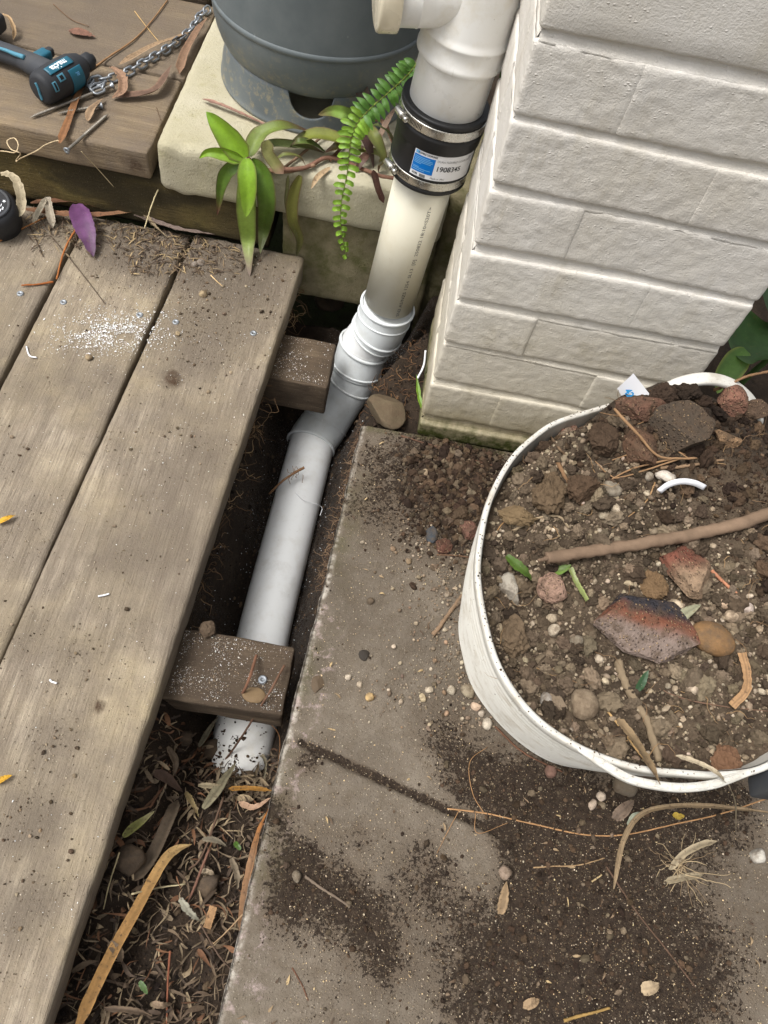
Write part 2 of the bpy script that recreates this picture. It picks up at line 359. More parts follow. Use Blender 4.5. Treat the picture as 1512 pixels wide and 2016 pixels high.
def leafm(name, rough=.4, tr=.15, var=.45, spot=None):
    b = NB(name); c = b.attr('col', 'Color'); n = b.noise(60 if not spot else 130, 5, .7); c = b.mix(var, c, b.mix(n, (.35,)*3, (1.6,)*3), 'MULTIPLY')
    if spot: c = b.mix(b.ramp(b.noise(180, 4, .7), (.56, 0.), (.66, .7)), c, spot)
    if not spot: c = b.mix(b.ramp(b.noise(95, 5, .7), (.6, 0.), (.72, .55)), c, S(110, 96, 58)); c = b.mix(b.ramp(b.noise(420, 3, .6), (.66, 0.), (.74, .5)), c, S(168, 160, 128))
    m = b.done(c, rough, b.bump(b.noise(220, 3, .6), .35, .0012), spec=.4)
    tl = b.n('BsdfTranslucent'); b.link(c, tl.inputs[0]); mx = b.n('MixShader'); mx.inputs[0].default_value = tr
    b.link(b.b.outputs[0], mx.inputs[1]); b.link(tl.outputs[0], mx.inputs[2]); b.link(mx.outputs[0], b.t.nodes['Material Output'].inputs[0]); return m
M['leaf'] = leafm('living_leaf', .45, .22, .75, None); M['dryleaf'] = leafm('dead_leaf', .8, .1, .85, S(74, 56, 42))
def paint():
    b = NB('painted_brick'); z = b.z(); n1 = b.noise(14, 4, .6); f = b.noise(230, 4, .6); dab = b.noise(95, 3, .55, b.mp((1, 1, 1.6)))
    low = b.ramp(b.ma('ADD', z, b.ma('MULTIPLY', b.ma('SUBTRACT', n1, .5), .25)), (.0, 1.), (.42, 0.))
    c = b.mix(low, S(218, 213, 205), S(198, 189, 167)); c = b.mix(b.ramp(b.noise(5, 5, .6), (.42, 0.), (.72, .5)), c, S(196, 186, 166))
    c = b.mix(b.ramp(b.noise(420, 3, .6), (.7, 0.), (.76, .55)), c, S(112, 98, 80)); c = b.mix(b.ramp(b.noise(2, 5, .7, b.mp((14, 14, 2.5))), (.55, 0.), (.75, .5)), c, S(176, 166, 144)); c = b.mix(b.ma('MULTIPLY', b.ramp(b.noise(11, 5, .75), (.56, 0.), (.7, .6)), b.ramp(z, (.12, 1.), (.5, .15))), c, S(150, 140, 112))
    gz = b.ma('ADD', z, b.ma('MULTIPLY', b.ma('SUBTRACT', b.noise(30, 4, .7), .5), .07))
    c = b.mix(b.ramp(gz, (.03, .85), (.11, 0.)), c, S(142, 130, 100)); c = b.mix(b.ma('MULTIPLY', b.ramp(gz, (.012, 1.), (.038, 0.)), b.ramp(b.noise(80, 4, .7), (.3, .4), (.55, 1.))), c, S(62, 66, 28))
    bl = b.ramp(b.vor(150, b.mp((1, 1, 1.5))), (.06, 1.), (.28, 0.)); sel = b.ramp(b.noise(42, 3, .6), (.5, 0.), (.62, 1.))
    h = b.ma('ADD', b.ma('ADD', b.ma('MULTIPLY', b.ma('ADD', f, b.noise(520, 3, .7)), .8), b.ma('MULTIPLY', dab, .45)), b.ma('MULTIPLY', b.ma('MULTIPLY', bl, sel), .9))
    return b.done(c, .55, b.bump(h, .6, .0016), spec=.35)
M['paint'] = paint()
def plaincon(name, a, c2, moss, mossf, big=9):
    b = NB(name); n = b.noise(big, 5, .6); f = b.noise(240, 5, .75); c = b.mix(b.ramp(n, (.35, 0.), (.68, 1.)), a, c2)
    c = b.mix(b.ramp(f, (.6, 0.), (.72, .45)), c, S(112, 100, 82)); c = b.mix(b.ramp(b.noise(18, 5, .7), (1-mossf-.08, 0.), (1-mossf+.1, .8)), c, moss)
    pit = b.ramp(b.vor(190), (.05, 1.), (.16, 0.)); sl = b.ramp(b.noise(60, 2), (.52, 0.), (.6, 1.)); pm = b.ma('MULTIPLY', pit, sl); c = b.mix(b.ma('MULTIPLY', pm, .5), c, S(70, 62, 48))
    return b.done(c, .92, b.bump(b.ma('SUBTRACT', f, pm), .8, .003), spec=.2)
M['paver'] = plaincon('paver_concrete', S(184, 177, 154), S(172, 164, 136), S(158, 152, 116), .34)
M['block'] = plaincon('mossy_concrete', S(140, 130, 102), S(108, 100, 76), S(84, 84, 46), .47, 14)
def plastic(name, col, dirt, amt, rough=.3, hi=.72, spec=.5):
    b = NB(name); c = b.mix(b.ramp(b.noise(26, 5, .65), (.5, 0.), (.8, amt)), col, dirt); c = b.mix(b.ramp(b.noise(9, 6, .75), (.56, 0.), (.74, amt*.6)), c, tuple(k*.62 for k in dirt)); c = b.mix(b.ramp(b.noise(1.5, 4, .7, b.mp((60, 60, 9))), (.66, 0.), (.74, amt*.5)), c, tuple(k*.55 for k in dirt)); c = b.mix(b.ramp(b.noise(210, 3, .6), (hi, 0.), (hi+.05, .6)), c, S(120, 100, 78))
    return b.done(c, b.ramp(b.noise(40, 3), (.3, rough), (.7, rough+.15)), b.bump(b.noise(12, 2), .08, .002), spec=spec)
M['pvc_white'] = plastic('pvc_white', S(230, 229, 225), S(206, 196, 172), .6, .26)
M['pvc_cream'] = plastic('pvc_cream', S(216, 211, 192), S(200, 188, 158), .4, .32)
M['pvc_cap'] = plastic('pvc_cap_cream', S(222, 212, 188), S(200, 188, 160), .3, .2)
M['pvc_fit'] = plastic('pvc_fitting_pale', S(218, 222, 222), S(184, 183, 174), .6, .3)
M['pvc_drain'] = plastic('pvc_drain_white', S(232, 233, 232), S(196, 190, 178), .5, .34)
M['tub'] = plastic('tub_plastic', S(200, 197, 188), S(150, 136, 114), .8, .45, .66)
M['rubber'] = plastic('black_rubber', S(26, 26, 27), S(46, 45, 42), .4, .42, .8, .4)
M['tool_black'] = plastic('tool_black_rubber', S(44, 45, 48), S(66, 64, 60), .5, .55, .78, .35)
M['tool_teal'] = plastic('tool_teal_plastic', S(30, 92, 112), S(44, 88, 100), .5, .4, .8, .45)
M['tool_grip'] = plastic('tool_grip_grey', S(62, 64, 68), S(84, 82, 78), .5, .6, .8, .3)
def metal(name, col, rough, dirt, amt):
    b = NB(name); n = b.ramp(b.noise(60, 5, .7), (.45, 0.), (.75, amt)); return b.done(b.mix(n, col, dirt), b.ramp(b.noise(90, 3), (.3, rough), (.7, rough+.2)), b.bump(b.noise(400, 3), .2, .0005), metal=b.ma('SUBTRACT', 1., n))
M['steel'] = metal('clamp_steel', S(205, 203, 196), .17, S(150, 140, 120), .25)
M['galv'] = metal('galvanised_steel', S(156, 160, 164), .42, S(128, 132, 136), .7)
M['ruststeel'] = metal('dull_screw_steel', S(150, 144, 134), .45, S(112, 98, 80), .9)
def bottle():
    b = NB('gas_bottle_paint'); z = b.z(); g = b.noise(240, 4, .8); c = b.mix(b.ramp(b.noise(11, 5, .6), (.4, 0.), (.7, 1.)), S(96, 103, 105), S(112, 118, 119))
    lowd = b.ramp(z, (.2, .9), (.34, 0.)); c = b.mix(b.ma('MULTIPLY', b.ramp(b.noise(70, 5, .7), (.52, 0.), (.66, .8)), lowd), c, S(150, 140, 112)); c = b.mix(b.ramp(g, (.7, 0.), (.76, .7)), c, S(150, 142, 120))
    c = b.mix(b.ramp(b.noise(24, 3, .7), (.68, 0.), (.74, .5)), c, S(160, 164, 160))
    return b.done(c, .5, b.bump(b.ma('ADD', b.noise(120, 3), g), .12, .001), spec=.35)
M['bottle'] = bottle()
def flat(name, col, rough=.6, spec=.3): return NB(name).done(col, rough, spec=spec)
M['paper'] = flat('paper_white', S(226, 226, 228), .5); M['blue'] = flat('print_blue', S(0, 108, 190), .45); M['ink'] = flat('print_black', S(34, 34, 36), .5); M['greyink'] = flat('print_grey', S(120, 120, 120), .5)
M['cyan'] = flat('print_cyan', S(40, 140, 200), .5); M['pipeink'] = flat('pipe_print', S(84, 84, 84), .6); M['whiteink'] = flat('print_white', S(232, 236, 238), .5); M['paleink'] = flat('print_pale_blue', S(110, 170, 216), .5)
M['tool_lite'] = flat('tool_teal_light', S(78, 132, 152), .5); M['dark'] = flat('dark_metal', S(22, 22, 22), .6)
def earth():
    b = NB('garden_ground'); c = b.mix(b.ramp(b.noise(3, 6, .7), (.4, 0.), (.6, 1.)), S(58, 52, 40), S(64, 72, 40)); return b.done(c, .95, b.bump(b.noise(40, 5, .8), 1, .02), spec=.1)
M['earth'] = earth()

# ================================================================ the setting
gv, gf = rbox((60, 60, .02), .002, 30, (0, 0, -.36)); tag(mk('ground', gv, gf, M['earth']), kind='structure')

# pipe run in plan: centre line used by the trench
_py = [-1.5, -.5, -.29, -.10, .115, .20, .26, .5]; _px = [-.20, -.194, -.195, -.19, -.183, -.125, -.085, -.085]
def pipe_x(y): return np.interp(y, _py, _px)
def G(x, y):                                       # trench soil height
    x = np.asarray(x, float); y = np.asarray(y, float)
    fl = np.interp(y, [-1.4, -.9, -.72, -.60, -.54, -.46, .2, .30, .36], [-.10, -.105, -.125, -.165, -.225, -.287, -.285, -.23, -.19])
    xl = np.interp(y, [-.6, -.5, .0, .36], [-.245, -.245, -.238, -.25])
    top = np.interp(y, [-.9, -.6, -.45, .3], [-.085, -.09, -.07, -.075])
    h = fl + (top-fl)*sm(0, .055, xl-x)
    xr = np.where(y < .1, pipe_x(y)+.045, pipe_x(y)+.05)
    rt = np.interp(y, [-.5, -.03, .0, .06, .3, .4], [-.1, -.1, -.035, -.012, -.03, -.05])
    wd = np.interp(y, [-.5, .0, .08, .2, .3], [.05, .06, .075, .05, .04])
    h = h + (rt-h)*sm(0, 1, (x-xr)/wd)
    n = .016*fbm2(x, y, 14, 5, 3)+.006*fbm2(x, y, 60, 4, 9, .65)
    return h+n*np.interp(y, [-.7, -.5], [1.1, .9])
ys = np.arange(-1.35, .372, .004); xs = np.concatenate([np.arange(-1.0, -.36, .02), np.arange(-.36, .03, .004)])
gx, gy = np.meshgrid(xs, ys, indexing='ij'); gz = G(gx, gy); gz[0, :] = gz[-1, :] = -.4; gz[:, 0] = -.4; gz[:, -1] = -.4
black = sm(.05, .0, np.abs(gx-pipe_x(gy)-.0)-.03)*sm(-.48, -.38, gy)*.6  # soil colour darkened along the trench floor around the pipe
dust = (sm(.13, .03, np.abs(gx-pipe_x(gy)))*sm(-.46, -.36, gy)*np.clip(.35+1.2*fbm2(gx, gy, 12, 3, 5), 0, 1)).ravel()
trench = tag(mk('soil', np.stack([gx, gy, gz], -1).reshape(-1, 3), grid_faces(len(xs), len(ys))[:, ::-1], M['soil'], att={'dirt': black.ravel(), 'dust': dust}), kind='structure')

# ---- concrete path, in slabs with soil-filled joints
DIRT = [(880, 925, 95, 1.1), (905, 1000, 80, 1.1), (800, 870, 70, .45), (760, 985, 80, .45), (730, 900, 70, .45), (690, 1000, 50, .3), (820, 1080, 60, .3), (940, 900, 60, 1), (905, 1075, 40, .6), (925, 1510, 85, .8), (1000, 1560, 70, .7), (1100, 1560, 90, .9), (1250, 1600, 100, .85), (1420, 1590, 100, .85), (1180, 1720, 100, .75),
        (540, 1600, 45, .8), (590, 1700, 65, .9), (660, 1770, 75, .9), (730, 1830, 70, .8), (760, 1900, 50, .6), (560, 1790, 60, .6), (700, 1640, 40, .35), (820, 1700, 70, .5), (880, 1780, 80, .6),
        (1080, 1740, 100, .85), (1180, 1830, 150, .8), (1340, 1940, 140, .75), (980, 1900, 120, .7), (1120, 1980, 150, .75), (900, 2000, 80, .6), (1420, 1830, 90, .4), (1000, 1640, 50, .5), (640, 1960, 70, .25), (860, 1430, 60, .3), (600, 1500, 30, .7), (620, 1480, 30, .4)]
def blobs(x, y, lst, z=0.):
    o = 0
    for u, v, r_, a in lst:
        p = P(u, v, z); q = P(u+r_, v, z); s_ = np.linalg.norm(q-p); o = o+a*np.exp(-((x-p[0])**2+((y-p[1])*.95)**2)/(2*(s_*.62)**2))
    return o
def segd(x, y, a, b):
    d = b-a; t = np.clip(((x-a[0])*d[0]+(y-a[1])*d[1])/(d@d), -.0, 1); return np.hypot(x-a[0]-t*d[0], y-a[1]-t*d[1])
J1 = (P(596, 1462)[:2], P(1010, 1652)[:2]); J2 = (P(1050, 1575)[:2], P(985, 1770)[:2])
def edge_x(y): return -.1051+.0507*(y+.2)+.0035   # left edge of the path, along the trench
path = tag(mk('concrete_path', *rbox((3.4, 3.95, .06), .004, .8, (1.7-.09, -2.02, -.045)), M['earth']), kind='structure')
NX, NY = 235, 330
yy = np.linspace(-.97, -.012, NY); tt = np.linspace(0, 1, NX)
TX, YY = np.meshgrid(tt, yy, indexing='ij'); ex = edge_x(YY)+.0016*fbm2(YY*0, YY, 60, 4, 21, .6)+.003*fbm2(YY*0, YY, 9, 2, 22); XX = ex+TX*(.62-ex)
dd = blobs(XX, YY, DIRT); j1 = segd(XX, YY, *J1); j2 = segd(XX, YY, *J2); gro = np.maximum(sm(.009, .003, j1+.002*fbm2(XX, YY, 90, 2, 4)), .75*sm(.008, .002, j2+.002*fbm2(XX, YY, 90, 2, 6)))
dd = np.clip(dd*.9+(.34*fbm2(XX, YY, 20, 5, 8, .6)+.22*fbm2(XX, YY, 7, 3, 18))*sm(.05, .5, dd)+.10+.10*fbm2(XX, YY, 12, 4, 28), 0, 1.1); dd = np.maximum(dd, gro*1.0)
pile = sm(.55, 1.2, blobs(XX, YY, DIRT[:6]))
ZZ = .0012*fbm2(XX, YY, 30, 4, 2)-.007*gro+.0022*np.clip(dd, 0, 1)*(fbm2(XX, YY, 130, 3, 12)+.6)+.016*pile*(.6+.8*fbm2(XX, YY, 45, 4, 13, .6))
ZZ = ZZ-.004*sm(.010, .0, (XX-ex))*(.6+fbm2(XX, YY, 80, 3, 31))
edge = sm(.009, .002, XX-ex+.004*fbm2(XX, YY, 60, 3, 33)); pink = sm(.035, .012, np.abs(XX-ex-.016))*sm(-.30, -.36, YY); moss = sm(.05, .0, np.abs(XX-ex-.0))*sm(.0, .4, fbm2(XX, YY, 6, 3, 41))*.5+sm(-.03, -.013, YY)*.6
side = np.where(YY > -.55-.27*(XX+.1), 0, np.where(XX < J2[0][0]+(YY-J2[0][1])*(J2[1][0]-J2[0][0])/(J2[1][1]-J2[0][1]), 1, 2))
V0 = np.stack([XX, YY, ZZ], -1).reshape(-1, 3); F0 = grid_faces(NX, NY)[:, ::-1]; fs = side.ravel()[F0[:, 0]]
AT = {'dirt': dd, 'edge': edge, 'pink': pink, 'moss': moss}
for k in range(3):
    f = F0[fs == k]; use = np.unique(f); mp_ = np.full(len(V0), -1); mp_[use] = np.arange(len(use))
    V = V0[use]; at = {a: b.ravel()[use] for a, b in AT.items()}; Fs = [mp_[f]]
    # the slab's own side along the trench
    le = [j for j in range(NY) if mp_[j] >= 0]
    if len(le) > 2:
        top = mp_[np.array(le)]; rows = [top]; nV = len(V)
        for dz, dx in ((-.004, -.0015), (-.03, .002), (-.06, .0), (-.1, .003)):
            add = V[top]*1.; add[:, 2] = add[:, 2]*0+dz+V[top][:, 2]*.3; add[:, 0] += dx+.002*fbm2(add[:, 1]*0+dz*9, add[:, 1], 50, 3, 17)
            rows.append(np.arange(len(top))+len(V)); V = np.vstack([V, add])
            for a in at: at[a] = np.concatenate([at[a], {'edge': np.full(len(top), 1. if dz > -.01 else .2), 'dirt': np.full(len(top), .1 if dz > -.01 else .9)}.get(a, np.zeros(len(top)))])
        for r0, r1 in zip(rows, rows[1:]): Fs.append(np.stack([r0[:-1], r1[:-1], r1[1:], r0[1:]], -1))
    mk('concrete_slab', V, Fs, M['path'], path, att=at)
for (x0, x1, y0, y1) in ((.628, 1.9, -.97, -.012), (-.14, .9, -2.2, -.978), (.908, 1.9, -2.2, -.978)):
    v, f = rbox((x1-x0, y1-y0, .1), .004, .04, ((x0+x1)/2, (y0+y1)/2, -.05)); n_ = len(v)
    mk('concrete_slab', v, f, M['path'], path, att={'dirt': np.clip(.45+.5*fbm(v, 6, 3, 3), 0, 1), 'edge': np.zeros(n_), 'pink': np.zeros(n_), 'moss': np.zeros(n_)})

# garden bed to the right of and behind the pier
bx, by = np.meshgrid(np.linspace(.0, 2.2, 110), np.linspace(-.005, 1.9, 100), indexing='ij'); bz = -.012+.02*fbm2(bx, by, 9, 5, 4); bz[0] = bz[-1] = -.35; bz[:, 0] = bz[:, -1] = -.35
tag(mk('garden_bed', np.stack([bx, by, bz], -1).reshape(-1, 3), grid_faces(110, 100)[:, ::-1], M['soil'], att={'dirt': bx.ravel()*0, 'dust': bx.ravel()*0}), kind='structure')

# ================================================================ painted brick pier
pier = thing('brick_pier', 'cream painted brick pier with rough joints and mossy foot beside the drain pipe', 'pier', (.18, .12, 0))
PW, PD, CH, Z8 = .369, .238, .086, .0335
def lump(V, amp=.0016, s=0): return V+.0004*np.stack([fbm(V+[3, 0, k], 120, 3, 90+k, .65) for k in range(3)], -1)+amp*np.stack([fbm(V+[0, 9*k, s*.13], 26, 4, 60+k, .6) for k in range(3)], -1)+.0007*fbm(V, 160, 2, 77)[:, None]
core = lump(rbox((PW-.012, PD-.012, 1.30), .006, .02, (PW/2, PD/2, .60))[0], .001), rbox((PW-.012, PD-.012, 1.30), .006, .02)[1]
mk('mortar_core', core[0], core[1], M['paint'], pier)
for c in range(-1, 14):
    z0 = Z8+c*CH; zc = z0+.0415+.0045
    if c == -1: hh = .0335-.008; zc = -.004+.5*(hh+.008); hh = hh+.01
    else: hh = .0765
    first = .112 if c % 2 == 0 else .232
    cuts = [(0, first+.004, 0, .112), (first-.004, PW, 0, .112)]                 # front leaf
    cuts += [(0, .112, .118, PD), (.118, PW, .118, PD)] if c % 2 else [(0, .235, .118, PD), (.241, PW, .118, PD)]
    for (x0, x1, y0, y1) in cuts:
        off = [random.uniform(-.0016, .0016) for _ in range(2)]; seg = (.0036, .016, .0036) if (y0 < .01 and zc < .62) else .016
        if c == -1 and y0 < .01: off[1] -= .006
        v, f = rbox((x1-x0, y1-y0, hh), .0048, seg, ((x0+x1)/2+off[0]*.5, (y0+y1)/2+off[1], zc))
        v = lump(v, .0011, c); v[:, 2] += .0022*np.sin(v[:, 0]*9+c*1.7)
        mk('brick', v, f, M['paint'], pier)
for c in range(-1, 13):                             # weather-struck bed joints, proud at their lower edge
    zt = Z8+(c+1)*CH+.0055; n = 90; xs_ = np.linspace(.004, PW-.003, n); rows = []
    for k, (dy, dz) in enumerate(((.012, .0015), (.0062, .0005), (.0048, -.003), (.0026, -.0075), (.0012, -.0098), (.012, -.012))):
        wv = .0012*fbm2(xs_, xs_*0+c*3.1+k*.2, 34, 3, 5); rows.append(np.stack([xs_, np.full(n, dy)+wv, np.full(n, zt+dz)+.0022*np.sin(xs_*9+c*1.7)+wv*.8], -1))
    mk('mortar_joint', np.concatenate(rows), grid_faces(len(rows), n), M['paint'], pier)
    ys_ = np.linspace(.005, PD-.004, 60); rows = []
    for k, (dx, dz) in enumerate(((.012, .0015), (.0062, .0005), (.004, -.003), (.002, -.0075), (.0008, -.0098), (.012, -.012))):
        wv = .0016*fbm2(ys_, ys_*0+c*2.1+k*.2, 34, 3, 15); rows.append(np.stack([np.full(60, dx)+wv, ys_, np.full(60, zt+dz)+wv*.8], -1))
    mk('mortar_joint', np.concatenate(rows), grid_faces(len(rows), 60)[:, ::-1], M['paint'], pier)

# ================================================================ timber deck
deck = thing('timber_deck', 'weathered deck of wide grey-brown boards with white shavings along the trench', 'deck', (-.5, -.25, -.05))
def eX(y): return -.2707+.0507*(y-.0)               # right edge of the last board
def g1X(y): return -.4790+.0450*y
def g2X(y): return -.6620+.012*y
YB, YF = .343, -1.25
WDUST = [(230, 650, 60, 2.6), (190, 660, 40, 1.5), (215, 670, 40, 1.2), (270, 660, 35, .8), (330, 600, 60, .4), (150, 640, 50, .4)]
DDIRT = [(420, 900, 60, .35), (250, 1100, 60, .3), (150, 1300, 70, .35), (30, 900, 60, .3), (230, 880, 50, .25), (330, 520, 60, .7), (480, 600, 110, .45), (420, 700, 90, .3), (300, 480, 90, 1.3), (380, 500, 80, 1.1), (430, 520, 70, .9), (220, 500, 60, .5), (500, 540, 90, .55), (130, 440, 70, .4), (400, 620, 90, .3), (110, 1450, 60, .5), (60, 1620, 70, .7), (40, 1800, 70, .55), (100, 1750, 60, .35), (250, 1250, 60, .25), (60, 1250, 60, .3), (330, 1000, 60, .2), (330, 745, 26, .5)]
def board(lx, rx, y0, y1, seed, nx=46, ny=400, th=.05):
    t = np.linspace(0, 1, nx); y = np.linspace(y0, y1, ny); T, Y = np.meshgrid(t, y, indexing='ij')
    wl = .0012*fbm2(Y*0+seed, Y, 7, 4, seed)+.0006*fbm2(Y*0, Y, 70, 3, seed+3); wr = .0015*fbm2(Y*0+seed+5, Y, 8, 4, seed+1)+.0012*fbm2(Y*0, Y, 45, 3, seed+7)
    a, b_ = lx(Y)+wl, rx(Y)+wr; X = a+(b_-a)*T
    Z = .0012*fbm2(X*5, Y*.6, 14, 3, seed+2)-.0025*np.clip(1-np.minimum(T, 1-T)/.02, 0, 1)**2+.0006*fbm2(X*4, Y, 60, 2, seed+9)
    dirt = np.clip(blobs(X, Y, DDIRT)*.9+.1*fbm2(X, Y, 20, 3, seed), 0, 1); Z += .004*np.clip(dirt-.35, 0, 1)*(1+fbm2(X, Y, 120, 3, 5))
    kn = np.zeros_like(X)
    for u, v, rr in ((340, 745, 21), (195, 1390, 13)):
        p = P(u, v); q = P(u+rr, v); rr = q[0]-p[0]; e = np.hypot((X-p[0]), (Y-p[1])*.8)/rr+.25*fbm2(X, Y, 60, 3, 7); kn = np.maximum(kn, sm(1.05, .6, e)); Z -= .002*sm(.35, .0, np.abs(e-1))
    nt_ = nx*ny; V = [np.stack([X, Y, Z], -1).reshape(-1, 3)]; F = [grid_faces(nx, ny)[:, ::-1]]
    idx = np.arange(nt_).reshape(nx, ny); loop = np.concatenate([idx[0, :], idx[1:, -1], idx[-1, -2::-1], idx[-2:0:-1, 0]])
    top = V[0][loop]; prev = loop; n0 = nt_; dt = [dirt.ravel()]; kk = [kn.ravel()]
    for dz in (-.004, -.016, -.03, -.044, -th):
        L = top.copy(); L[:, 2] = dz+top[:, 2]*max(0, 1+dz/.02); c = np.array([(lx(L[:, 1])+rx(L[:, 1]))/2, L[:, 1]]).T
        L[:, 0] += np.sign(L[:, 0]-c[:, 0])*(.0008-.0035*(dz < -.045)+.0016*fbm2(L[:, 1]*.4, np.full(len(L), dz*3+seed), 60, 3, 4))
        cur = np.arange(len(loop))+n0; n0 += len(loop); V.append(L); F.append(np.stack([prev, np.roll(prev, -1), np.roll(cur, -1), cur], -1)); prev = cur
        dt.append(np.full(len(L), .12 if dz > -.02 else .35)); kk.append(np.zeros(len(L)))
    F.append(prev[[0, ny-1, ny-1+nx-1, 2*ny+nx-3]][None, ::-1] if False else np.array([[prev[0], prev[ny-1], prev[ny+nx-2], prev[2*ny+nx-3]]]))
    return mk('board', np.concatenate(V), F, M['deck'], deck, att={'dirt': np.concatenate(dt), 'knot': np.concatenate(kk)})
b1 = board(lambda y: g1X(y)+.0022+.0025*sm(-.3, .2, y), eX, YF, YB+.006, 11)
b2 = board(lambda y: g2X(y)+.0048, lambda y: g1X(y)-.0022-.0025*sm(-.3, .2, y), YF, YB+.002, 23)
b3 = board(lambda y: g2X(y)-.2+y*.0, lambda y: g2X(y)-.0048, YF, YB-.002, 37)
b4 = board(lambda y: g2X(y)-.407, lambda y: g2X(y)-.209, YF, YB-.004, 51, 20, 120)
b5 = board(lambda y: g2X(y)-.614, lambda y: g2X(y)-.416, YF, YB-.004, 67, 20, 120)
def joist(pts_near_y, x1, zt, w_, h_, seed, skew=0.):
    y0 = pts_near_y; v, f = rbox((x1+1.3, w_, h_), .004, (.008, .008, .008), ((x1-1.3)/2, y0+w_/2, zt-h_/2))
    v = v+.0025*np.stack([fbm(v*[.5, 1, 1], 30, 4, seed+k, .6) for k in range(3)], -1); v[:, 1] += .0025*fbm(v*[.15, 1, 1], 90, 3, seed+7)
    tp = sm(zt-.02, zt-.002, v[:, 2]); dirt = np.clip(.35+.7*fbm(v, 20, 4, seed)+.1*tp, 0, 1); mk('joist', v, f, M['joist'], deck, att={'dirt': dirt, 'knot': dirt*0})
joist(-.490, -.131, -.052, .102, .062, 3); joist(.093, -.163, -.052, .108, .076, 5)
for u, v, bb in ((125, 595, b2), (40, 578, b3), (275, 620, b2), (346, 634, b1), (499, 656, b1)):
    p = P(u, v, .001); prof = [(.0001, -.0012), (.0012, -.0012), (.0016, .0008), (.0045, .0016), (.0056, .0010), (.0060, -.002)]
    V, F = lathe(prof, 18, p); mk('screw_head', V, F, M['galv'], bb)
pj = P(517, 1338, -.05); V, F = lathe([(.0001, -.001), (.0015, -.001), (.002, .001), (.0048, .0022), (.0062, .0012), (.0064, -.003)], 18, pj); mk('screw_head', V, F, M['galv'], deck)

# ================================================================ timber step, paver and block behind the deck
step = thing('timber_step', 'low step of stacked brown timber sleepers at the end of the deck', 'step', (-1.1, .55, 0))
def sleeper(x0, x1, y0, y1, z0, z1, mat, seed, dfun=None, knots=()):
    v, f = rbox((x1-x0, y1-y0, z1-z0), .005, (.012, .010, .010), ((x0+x1)/2, (y0+y1)/2, (z0+z1)/2))
    v = v+.0022*np.stack([fbm(v*[.35, 1, 1], 26, 4, seed+k, .6) for k in range(3)], -1)
    d = np.clip(.05+.35*fbm(v*[.5, 1, 1], 12, 4, seed+4) if dfun is None else dfun(v), 0, 1); kn = np.zeros(len(v))
    for (q, rr) in knots: kn = np.maximum(kn, sm(1.1, .5, np.linalg.norm((v-q)*[1, .3, 1], axis=1)/rr))
    return mk('sleeper', v, f, mat, step, att={'dirt': d, 'knot': kn})
sleeper(-1.7, -.526, .345, .566, .106, .157, M['step'], 5, lambda v: .45*sm(.1, .5, fbm(v*[.4, 1, 1], 8, 4, 3))+.5*sm(.005, .0, v[:, 2]-.106), (((np.array([-.552, .345, .128])), .018),))
sleeper(-1.7, -.522, .572, .835, .104, .156, M['step'], 15, lambda v: .3+.5*fbm(v*[.4, 1, 1], 8, 4, 9))
sleeper(-1.7, -.545, .842, 1.06, .14, .20, M['joist'], 19); sleeper(-1.7, -.525, 1.065, 1.30, .10, .155, M['step'], 21)
sleeper(-1.7, -.322, .356, .405, .0015, .104, M['stepface'], 25, lambda v: np.clip(1.1*sm(.02, .3, fbm(v*[.5, 1, 1.4], 9, 4, 8)-.1)+.9*sm(.085, .10, v[:, 2])+.5*sm(.02, .0, v[:, 2]), 0, 1))  # face darkened in patches and along its top and bottom edges
sleeper(-1.7, -.33, .41, 1.28, -.05, .098, M['joist'], 29)
pav = thing('concrete_paver', 'thick pale concrete paver under the grey gas bottle', 'paver', (-.26, .63, .085))
v, f = rbox((.50, .60, .094), .013, .007, (-.263, .348+.30, .133)); v = v+.0022*np.stack([fbm(v, 32, 4, 3+k, .6) for k in range(3)], -1); v[:, 2] -= .006*sm(.02, .0, np.hypot(v[:, 0]+.47, v[:, 1]-.35))
mk('slab', v, f, M['paver'], pav)
blk = thing('concrete_block', 'mossy cracked concrete block below the pale paver behind the drain pipe', 'block', (-.15, .5, -.1))
v, f = rbox((.282, .3, .19), .007, .007, (-.157, .358+.15, -.009)); v = v+.004*np.stack([fbm(v, 24, 5, 13+k, .6) for k in range(3)], -1); mk('block_body', v, f, M['block'], blk)
v, f = rbox((.16, .2, .40), .02, .012, (.06, .47, -.02)); 
rb = tag(mk('rubble_stone', v+.012*np.stack([fbm(v, 18, 4, 23+k, .6) for k in range(3)], -1), f, M['block']), 'dark damp stone in the gap between pipe and pier', 'stone')

# ================================================================ gas bottle
gb = thing('gas_bottle', 'grey steel gas bottle standing on the pale concrete paver', 'gas bottle', (-.286, .622, .18))
c0 = np.array([-.286, .622, 0.])
prof = [(.0, .221), (.09, .222), (.12, .225), (.142, .231), (.158, .240), (.168, .250), (.175, .262), (.1805, .277), (.1842, .293), (.1864, .308), (.187, .318)]
zz = np.linspace(.33, .92, 12); prof += [(.1868, z) for z in zz]+[(.187, .935)]+[(.187*math.cos(t), .95+.12*math.sin(t)) for t in np.linspace(.08, math.pi/2, 15)]
V, F = lathe(prof, 128, c0); mk('body', V, F, M['bottle'], gb)
for z in (.322, .925):
    V, F = lathe([(.1862, z-.0055), (.1884, z-.004), (.1892, z), (.1884, z+.004), (.1862, z+.0055)], 128, c0); mk('weld_seam', V, F, M['bottle'], gb)
n = 360; th = np.arange(n)/n*2*np.pi; base = np.array([(.1745, .181), (.1755, .184), (.1732, .190), (.172, .203), (.171, .216), (.1695, .232), (.167, .2485)])
tz = np.ones(n)*1.
